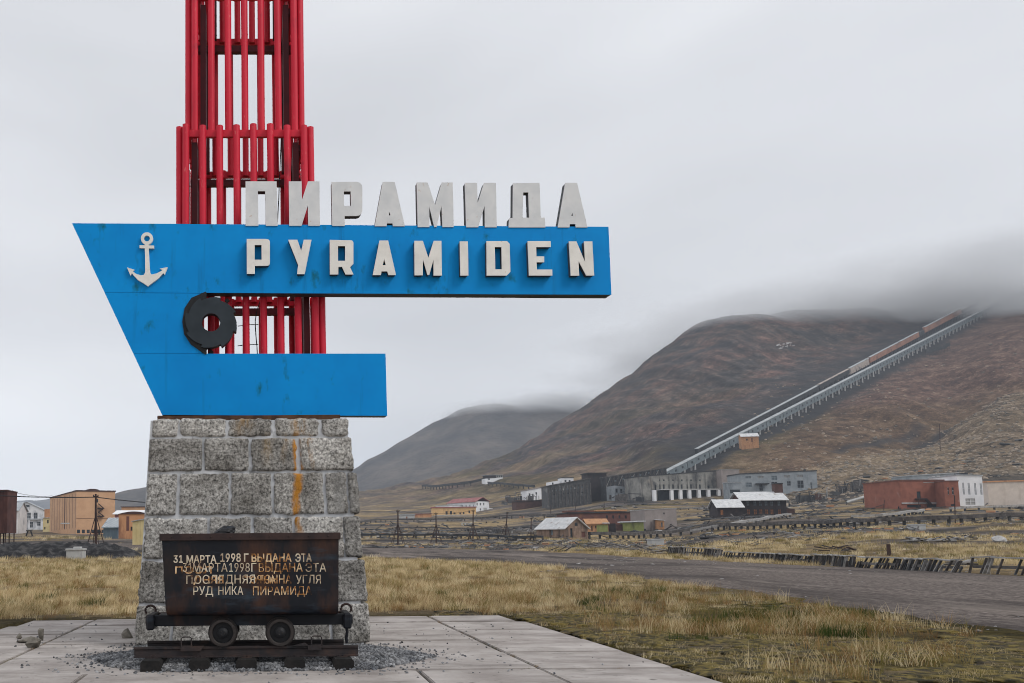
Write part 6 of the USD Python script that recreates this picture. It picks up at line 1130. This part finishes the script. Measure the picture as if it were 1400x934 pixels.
# ---------------------------------------------------------------- poles, wires, fences, debris
def braced_pole(name, label, u, vb, vt, spread, lean=0.0, group=None, Y0=80, cross=True, nb=3):
    q = hit(u, vb, Y0); top = P(u + lean, vt, q[1]); path = thing(name, label, 'pole', q, group); h = top[2] - q[2]
    part(path, 'mast', rod(q - [0, 0, .4], top, h * .017 + .045, 8, h * .012 + .03), 'iron_brown')
    for k in range(nb + 1):
        a = 6.283 * k / (nb + 1) + .5; f = q + [math.cos(a) * spread, math.sin(a) * spread, 0]; f[2] = zg(f[0], f[1]) - .2
        part(path, 'brace', rod(f, q + (top - q) * .62, .045, 6), 'iron_brown')
    for t, w in ((.30, .6), (.18, .8)):
        c = q + (top - q) * t; part(path, 'crossbar', beam(c - [spread * w * (1 - t), .02, 0], c + [spread * w * (1 - t), .02, 0], .07, .07), 'iron_brown')
    if cross: c = q + (top - q) * .955; part(path, 'cross_arm', beam(c - [h * .05, 0, 0], c + [h * .05, 0, 0], .09, .1), 'iron_brown')
    for s in (-1, 1): part(path, 'insulator', rod(top + [s * h * .04, 0, -.30], top + [s * h * .04, 0, -.08], .06, 6), 'window_dark')
    return top
tp = braced_pole('braced_pole', 'dark iron mast with stay legs in front of the orange block, left of the pedestal', 131, 750.5, 675.5, 1.1)
pl = [tp]
for (u, vb, vt, le, t_) in ((544, 745, 697, 0, 'first braced pole right of the pedestal, tallest of the row'), (596.5, 742, 701, -.5, 'second braced pole of the row, before the yellow building'), (646.5, 741, 697, .5, 'third braced pole of the row, right of the yellow building end'), (690.5, 737, 700, 3.0, 'leaning braced pole, fourth of the row'), (725.5, 739, 708, 1, 'short braced pole nearest the plank sheds')):
    pl.append(braced_pole('braced_pole', t_, u, vb, vt, 1.6, le, 'braced poles on the flats', 90))
def cable(label, pts, r=.03, sag=.6):
    p = []
    for a, b in zip(pts[:-1], pts[1:]):
        a, b = np.asarray(a, float), np.asarray(b, float)
        for t in np.linspace(0, 1, 14)[:-1]: q = a + (b - a) * t; q[2] -= sag * 4 * t * (1 - t); p.append(q)
    p.append(np.asarray(pts[-1], float)); return solo('power_cable', wire(p, r, 5), 'cable_black', label, 'cable')
cable('thick black cable crossing before the orange block to the braced mast and behind the pedestal', [P(-120, 667, 96), P(131, 679.8, tp[1]), P(330, 690, 112), P(484, 697, 140)], .05, .35)
cable('thin upper wire from the rusty tank to the orange block', [P(-60, 668, 103), P(10, 671, 104), P(70, 678, 180), P(104, 678, 282)], .025, .3)
cable('thin wire along the tops of the braced poles right of the pedestal', [P(470, 696, 140)] + [p_ - [0, 0, .1] for p_ in pl[1:4]], .03, .3)
for k, (u, vb, vt, le, t_) in enumerate(((1306, 716, 678, -1, 'leaning iron post in front of the set-back brick wing'), (1275, 693, 672, -1.5, 'thin rusty post before the red brick building'), (1335.5, 692, 674, 0, 'thin post before the white building with tall windows'), (1208, 700, 684, 1, 'thin leaning post left of the red brick building'), (787, 699, 688.5, 0, 'short rusty pole above the brick ruin, left one'), (826, 697.5, 687.5, 0, 'short rusty pole above the brick ruin, right one'), (753, 702, 691, 0, 'short pole on the bare bank left of the sheds'), (1019.5, 714.5, 705.5, -2, 'short leaning stake below the dark wooden house'), (1285.5, 617, 580, -1, 'lone pole standing on the tan rocky slope'), (1106, 716, 707, 0, 'short iron post right of the dark wooden house'), (890, 728, 714, 0, 'rusty post in front of the concrete cube'))):
    q = hit(u, vb, 90); tq = P(u + le, vt, q[1]); path = thing('iron_post', t_, 'post', q); part(path, 'shaft', rod(q - [0, 0, .3], tq, .09 * max(1, q[1] / 260), 6), 'iron_brown'); part(path, 'cap', rod(tq, tq + [0, 0, .12], .11 * max(1, q[1] / 260), 6), 'old_timber')
q = hit(1215.5, 760, 30); solo('fence_post', beam(q - [0, 0, .3], P(1214.5, 744, q[1]), .16, .16, up=(0, 1, 0)), 'iron_brown', 'single dark square post standing behind the broken fence at right', 'post')
# the broken timber fence along the road
def fence(label, pts, h, lean, seed, rail=True, step=.15, hvar=.12, mats=('old_timber', 'coal_timber', 'old_timber', 'coal_timber', 'pale_timber')):
    g = np.array([hit(u, v, 25) for u, v in pts]); t = np.r_[0, np.cumsum(np.linalg.norm(np.diff(g[:, :2], axis=0), axis=1))]; rn = np.random.default_rng(seed); n = int(t[-1] / step); at = lambda s: np.array([np.interp(s, t, g[:, k]) for k in range(3)])
    path = thing('broken_fence', label, 'fence', g[0], 'broken timber fence along the road'); tops = []
    for k in range(n + 1):
        s = min(t[-1], k * step + rn.uniform(-.12, .12)); p = at(max(0, s)); p[2] = zg(p[0], p[1]); p2 = at(min(t[-1], max(0, s + .3))); d = p2 - at(max(0, s - .3)); d[2] = 0; d /= np.linalg.norm(d) + 1e-9; nr = np.array([-d[1], d[0], 0])
        hh = h * .74 * rn.uniform(1 - hvar * .6, 1 + hvar * .3) * (1 if rn.random() < .88 else .6); l = lean + rn.uniform(-.16, .16)
        tp_ = p + d * l * hh + nr * .28 * hh * rn.uniform(.5, 1.3) + [0, 0, hh]; tops.append(tp_)
        if rn.random() < .93: part(path, 'slat', beam(p - [0, 0, .15], tp_, rn.uniform(.05, .12), .035, up=d), mats[rn.integers(len(mats))])
    if rail:
        for k in range(0, len(tops) - 1, 4):
            a, b = [np.array([*tops[i_][:2], zg(*tops[i_][:2]) + h * .74]) for i_ in (k, min(len(tops) - 1, k + 4))]
            if np.linalg.norm(b - a) > .2: part(path, 'top_board', beam(a + [0, 0, .03], b + [0, 0,   .03 + rn.uniform(-.05, .05)], .16, .045), 'pale_timber'); part(path, 'lower_rail', beam(a * .45 + (np.r_[a[:2], zg(*a[:2])]) * .55, b * .45 + (np.r_[b[:2], zg(*b[:2])]) * .55, .07, .10), 'old_timber')
    return path
fence('far end of the broken fence, dense grey slats along the bend of the road', [(912, 757.5), (935, 760), (960, 761.5), (985, 764)], .8, .25, 1)
fence('sagging stretch of broken fence with slumped slats, second from the far end', [(986, 764.2), (1030, 765.5), (1075, 769), (1105, 771.5)], .55, .5, 2, rail=True)
fence('upright stretch of broken fence under a pale top board, left of the single dark post', [(1108, 771.5), (1140, 774), (1166, 776)], .62, .15, 3)
fence('long stretch of broken fence with slats all leaning right, ending at a gap', [(1167, 776), (1215, 778.5), (1265, 781.5), (1308, 784)], .6, .8, 4)
fence('nearest stretch of broken fence with wide gaps between leaning posts, at the right edge', [(1322, 783.5), (1360, 785), (1400, 787), (1470, 791)], .72, .45, 5, step=.3)
def plank_heap(label, pts, n, seed, L=(.8, 2.6), mats=('pale_timber', 'old_timber')):
    rn = np.random.default_rng(seed); c0 = hit(*pts[0], 40); path = thing('plank_heap', label, 'planks', c0); t = np.linspace(0, 1, len(pts))
    for k in range(n):
        s = rn.random(); u = np.interp(s, t, [p[0] for p in pts]) + rn.normal(0, 2.5); v = np.interp(s, t, [p[1] for p in pts]) + rn.normal(0, 1.2); c = hit(u, v, 40); a = rn.uniform(-.9, .9); l = rn.uniform(*L) / 2; tilt = rn.uniform(-.28, .28); d = np.array([math.cos(a), math.sin(a) * .9, tilt]) * l
        part(path, 'plank', beam(c - d + [0, 0, .12 + l * abs(tilt)], c + d + [0, 0, .12 + l * abs(tilt)], rn.uniform(.12, .24), .06), mats[rn.integers(len(mats))])
plank_heap('heap of splintered grey planks in front of the plank shed', [(758, 742), (770, 743), (784, 742)], 34, 1)
plank_heap('long trail of broken pale planks leading to the far end of the broken fence', [(806, 747), (840, 750), (870, 753), (912, 757)], 90, 2)
plank_heap('scattered dark boards behind the broken fence at mid right', [(1120, 754), (1145, 752), (1165, 755)], 14, 3, (.5, 1.3), mats=('old_timber', 'iron_brown'))
plank_heap('grey boards lying in the gap of the broken fence', [(1308, 781), (1316, 779), (1322, 782)], 16, 4, (.5, 1.2))
plank_heap('loose boards strewn on the flats below the dark wooden house', [(1062, 737), (1078, 736), (1088, 737)], 14, 5, (1, 3))
plank_heap('strewn grey timber along the boxed pipeline right of the pedestal', [(620, 741), (680, 742), (740, 744)], 60, 6)
plank_heap('low line of pale debris beyond the broken fence at right', [(1240, 741), (1290, 741), (1335, 738)], 60, 7, (.5, 1.6))
for (u, v, t_, w, h, d) in ((896.5, 746.5, 'grey concrete block lying in the grass beyond the far end of the fence', 17, 8, 1.4), (104, 764, 'pale concrete box with a lid, standing in the black slag bank at left', 22, 11, 1.3), (1253, 724, 'small pale concrete block in the yellow grass below the red brick building', 14, 6, 2)):
    q = hit(u, v, 40); k = q[1] / F; path = thing('concrete_block', t_, 'block', q); part(path, 'block_body', cbx(q[0] - w / 2 * k, q[0] + w / 2 * k, q[1] - d / 2, q[1] + d / 2, q[2] - .3, q[2] + h * k, .03), 'concrete_pale')
    part(path, 'lid', cbx(q[0] - w * .54 * k, q[0] + w * .54 * k, q[1] - d * .54, q[1] + d * .54, q[2] + h * k + .002, q[2] + h * k + .14, .03), 'concrete_pale')
    if 'lid,' in t_: part(path, 'hatch', cbx(q[0] - w * .12 * k, q[0] + w * .3 * k, q[1] - d * .3, q[1] + d * .3, q[2] + h * k + .143, q[2] + h * k + .26, .03), 'concrete_pale')
q = hit(638, 719, 200); path = thing('concrete_ring', 'pale concrete pipe rings lying on the flats below the yellow building', 'pipe', q)
for k in (-1, 0, 1):
    m = trimesh.creation.annulus(.45, .7, 1.2, 16); m.apply_transform(trimesh.transformations.rotation_matrix(math.pi / 2, (1, 0, 0))); m.apply_translation(q + [k * 1.7 + .3 * k * k, k * .8, .5]); part(path, 'ring', m, 'concrete_pale')
q = hit(40, 733, 150); path = thing('iron_table', 'small dark iron frame standing in the open below the white house', 'frame', q); k = q[1] / F
part(path, 'top_plate', bx(q[0] - 3.2 * k, q[0] + 3.2 * k, q[1] - 1, q[1] + 1, q[2] + 6.5 * k, q[2] + 8 * k), 'coal_timber')
for s in (-1, 1): part(path, 'leg', beam([q[0] + s * 5 * k, q[1], q[2] - .3], [q[0] + s * 2 * k, q[1], q[2] + 6.5 * k], .3, .3, up=(0, 1, 0)), 'coal_timber')
q = hit(1366, 741, 60); m = lump(lr, .42, 2, .25, (1.5, 1, .75)); m.apply_translation(q + [0, 0, .2]); solo('boulder', m, 'pale_rock', 'large pale boulder on the stony flat at the right edge', 'boulder')
# black slag bank at left, before the meadow
n1, n2_ = 170, 26; UU, TT = np.meshgrid(np.linspace(-420, 196, n1), np.linspace(0, 1, n2_), indexing='ij'); Yb = 65.5 + 9 * TT; XX = (UU - PX) / F * Yb; fl = np.clip((196 - UU) / 60, 0, 1) ** .5
hg = .98 * fl * np.sin(np.pi * np.minimum(1, np.where(TT < .37, TT * 1.35, .5 + (TT - .37) * .79))) ** .8; pp_ = np.stack([XX, Yb, 0 * XX], -1); e = (meshkit.fbm(pp_ / 1.6, 4, 17) - .5) * .6 + (meshkit.fbm(pp_ / .45, 3, 19) - .5) * .6
V = np.stack([XX, Yb, zsm(XX, Yb) - .12 + np.maximum(0, hg + e * np.minimum(1, hg * 2))], -1).reshape(-1, 3)
i, j = np.meshgrid(np.arange(n1 - 1), np.arange(n2_ - 1), indexing='ij'); k = i * n2_ + j; f = np.stack([k, k + n2_, k + n2_ + 1, k + 1], -1).reshape(-1, 4); m = trimesh.Trimesh(np.array(V), np.vstack([f[:, [0, 1, 2]], f[:, [0, 2, 3]]]), process=False)
if m.face_normals[:, 2].mean() < 0: m.invert()
solo('slag_bank', m, 'slag', kind='structure', smooth=True)

# rubble strewn over the flats: too small and too many to count
rq = np.random.default_rng(77); n = 5200; Yd = np.exp(rq.uniform(math.log(92), math.log(430), n)); Ud = rq.uniform(470, 1460, n); Xd = (Ud - PX) / F * Yd; nz = meshkit.fbm(np.stack([Xd / 40, Yd / 9, 0 * Xd], -1), 3, 78); k = (nz > .50) & (~inside(ROADP.buffer(1), Xd, Yd)); Xd, Yd = Xd[k], Yd[k]; n = len(Xd)
pi = UsdGeom.PointInstancer.Define(stage, '/World/rubble'); rel = pi.CreatePrototypesRel()
for k, (mt, sh) in enumerate((('coal', lump(lr, .45, 1, .3, (1.4, 1, .5))), ('old_timber', beam((-1.1, 0, .1), (1.1, .3, .25), .2, .1)), ('old_timber', beam((-.7, 0, .1), (.7, -.5, .6), .18, .08)), ('pale_timber', beam((-1.2, .2, .1), (1.2, -.2, .2), .22, .07)), ('pale_stone', lump(lr, .4, 1, .3, (1.5, 1, .5))), ('rust_orange', bx(-.5, .5, -.4, .4, 0, .25)), ('coal', lump(lr, .7, 1, .3, (2.2, 1, .4))))):
    usdkit.mesh(stage, f'/World/rubble/rubble_shape_{k:03d}', sh, '/World/Looks/' + mt); rel.AddTarget(f'/World/rubble/rubble_shape_{k:03d}')
pi.CreateProtoIndicesAttr(Vt.IntArray.FromNumpy(rq.choice(7, n, p=(.25, .2, .15, .12, .1, .03, .15)).astype(np.int32))); pi.CreatePositionsAttr(Vt.Vec3fArray.FromNumpy(np.column_stack([Xd, Yd, zg(Xd, Yd)]).astype(np.float32)))
pi.CreateScalesAttr(Vt.Vec3fArray.FromNumpy(np.repeat((rq.uniform(.5, 1.3, n) * np.clip(Yd / 160, .6, 1.8))[:, None], 3, 1).astype(np.float32))); pi.CreateOrientationsAttr(Vt.QuathArray([Gf.Quath(*map(float, q)) for q in rquat(rq, n, True)])); tag(pi.GetPrim(), kind='stuff')
# boulders and scree on the tan slope and the spur
n = 5000; Us = rq.uniform(1020, 1480, n); Ys = np.exp(rq.uniform(math.log(360), math.log(720), n)); Xs = (Us - PX) / F * Ys; k = sdist(TANR.buffer(20), Xs, Ys) * 0 + (inside(TANR.buffer(8), Xs, Ys) | (rq.random(n) < .22)); k = k.astype(bool) & (zg(Xs, Ys) > 12); Xs, Ys = Xs[k], Ys[k]; n = len(Xs)
pi = UsdGeom.PointInstancer.Define(stage, '/World/scree'); rel = pi.CreatePrototypesRel()
for k, mt in enumerate(('scree_stone', 'scree_stone', 'rock')): usdkit.mesh(stage, f'/World/scree/stone_shape_{k:03d}', lump(lr, .8, 1, .3, (1.3, 1, .7)), '/World/Looks/' + mt); rel.AddTarget(f'/World/scree/stone_shape_{k:03d}')
pi.CreateProtoIndicesAttr(Vt.IntArray.FromNumpy(rq.integers(0, 3, n).astype(np.int32))); pi.CreatePositionsAttr(Vt.Vec3fArray.FromNumpy(np.column_stack([Xs, Ys, zg(Xs, Ys) + .1]).astype(np.float32)))
pi.CreateScalesAttr(Vt.Vec3fArray.FromNumpy(np.repeat((rq.uniform(.4, 1.1, n) ** 1.5)[:, None], 3, 1).astype(np.float32))); pi.CreateOrientationsAttr(Vt.QuathArray([Gf.Quath(*map(float, q)) for q in rquat(rq, n, True)])); tag(pi.GetPrim(), kind='stuff')

# collapsed timber frames below the coal works
def frames(label, u0, u1, v0, v1, n, seed):
    rn = np.random.default_rng(seed); q0 = hit((u0 + u1) / 2, v1, 380); path = thing('timber_ruin', label, 'ruin', q0, None)
    for k in range(n):
        u, v = rn.uniform(u0, u1), rn.uniform(v0, v1); q = hit(u, v, 380); h = rn.uniform(1.5, 5); tl = rn.normal(0, .12, 2) * h
        if k % 3 == 0: part(path, 'panel', beam(q + [-rn.uniform(.8, 2.5), 0, h * .5], q + [rn.uniform(.8, 2.5), rn.uniform(-1, 1), h * .5 + rn.uniform(-.6, .6)], .15, h * .7), ('old_timber', 'coal_timber', 'burnt_brown', 'works_timber')[rn.integers(4)])
        else: part(path, 'post', beam(q - [0, 0, .5], q + [tl[0], tl[1], h], .25, .25, up=(0, 1, 0)), ('old_timber', 'coal_timber', 'pale_timber')[rn.integers(3)])
        if k % 2 == 0: part(path, 'beam', beam(q + [0, 0, h], q + [rn.uniform(-6, 6), rn.uniform(-2, 2), h + rn.uniform(-2.2, .6)], .25, .3), ('old_timber', 'coal_timber', 'pale_timber')[rn.integers(3)])
frames('tangle of collapsed dark timber frames at the foot of the black coal works', 748, 800, 682, 692, 46, 1)
frames('dark jumble of posts and panels right of the red-roofed workshop', 838, 880, 678, 688, 34, 2)
frames('broken dark timber remains on the bank between the burnt shed and the hillside', 690, 740, 684, 694, 26, 3)
frames('ruined timber stand below the blue-grey concrete ruin, right of the dark house', 1090, 1180, 688, 700, 40, 4)
# ---------------------------------------------------------------- air and low cloud
usdkit.material(stage, '/World/Looks/air', {'v': ('principled_volume', {'color': (0.80, 0.88, 1.0), 'density': 0.00015, 'anisotropy': 0.0})}, [], volume='v.volume')
hz = bx(-1900, 2700, -1760, 3900, -3.0, 330.0); pr = usdkit.mesh(stage, '/World/haze', hz, '/World/Looks/air').GetPrim(); tag(pr, kind='stuff')

def cloud(k, c, ax, d0, seed):
    """a bank of low cloud: a closed ellipsoid whose density thins out to nothing at its skin, broken up by noise"""
    c = np.asarray(c, float); ax = np.asarray(ax, float); nm = f'/World/Looks/cloud_look_{k}'
    usdkit.material(stage, nm, {'g': ('geometry', {}), 'm': ('mapping', {'location': tuple(-c / ax), 'scale': tuple(1 / ax)}), 'len': ('vector_math', {'math_type': 'length'}),
        'mn': ('mapping', {'location': (seed, 0, 0), 'scale': (1 / 170., 1 / 170., 1 / 75.)}), 'n': ('noise_texture', {'scale': 1.0, 'detail': 5.0, 'roughness': 0.58}),
        'f': ('math', {'math_type': 'multiply_add', 'value2': -2.1, 'value3': 2.05}), 'nn': ('math', {'math_type': 'multiply_add', 'value2': 2.2, 'value3': -1.1}), 's': ('math', {'math_type': 'add', 'use_clamp': True}), 'e': ('map_range', {'range_type': 'smoothstep', 'from_min': 1.0, 'from_max': 0.82, 'to_min': 0.0, 'to_max': 1.0, 'clamp': True}), 'q': ('math', {'math_type': 'multiply'}), 'd': ('math', {'math_type': 'multiply', 'value2': d0}),
        'v': ('principled_volume', {'color': (0.97, 0.98, 1.0), 'anisotropy': 0.0})},
        [('g.position', 'm.vector'), ('g.position', 'mn.vector'), ('m.vector', 'len.vector1'), ('mn.vector', 'n.vector'), ('len.value', 'f.value1'), ('len.value', 'e.value'), ('n.fac', 'nn.value1'), ('f.value', 's.value1'), ('nn.value', 's.value2'), ('s.value', 'q.value1'), ('e.result', 'q.value2'), ('q.value', 'd.value1'), ('d.value', 'v.density')], volume='v.volume')
    m = trimesh.creation.icosphere(subdivisions=4); m.vertices = m.vertices * ax + c; solo('cloud', m, f'cloud_look_{k}', kind='stuff', smooth=True)
cloud(1, (850, 1075, 227), (560, 560, 26), 0.027, 3.0)
cloud(2, (520, 1740, 231), (230, 320, 28), 0.026, 9.0)
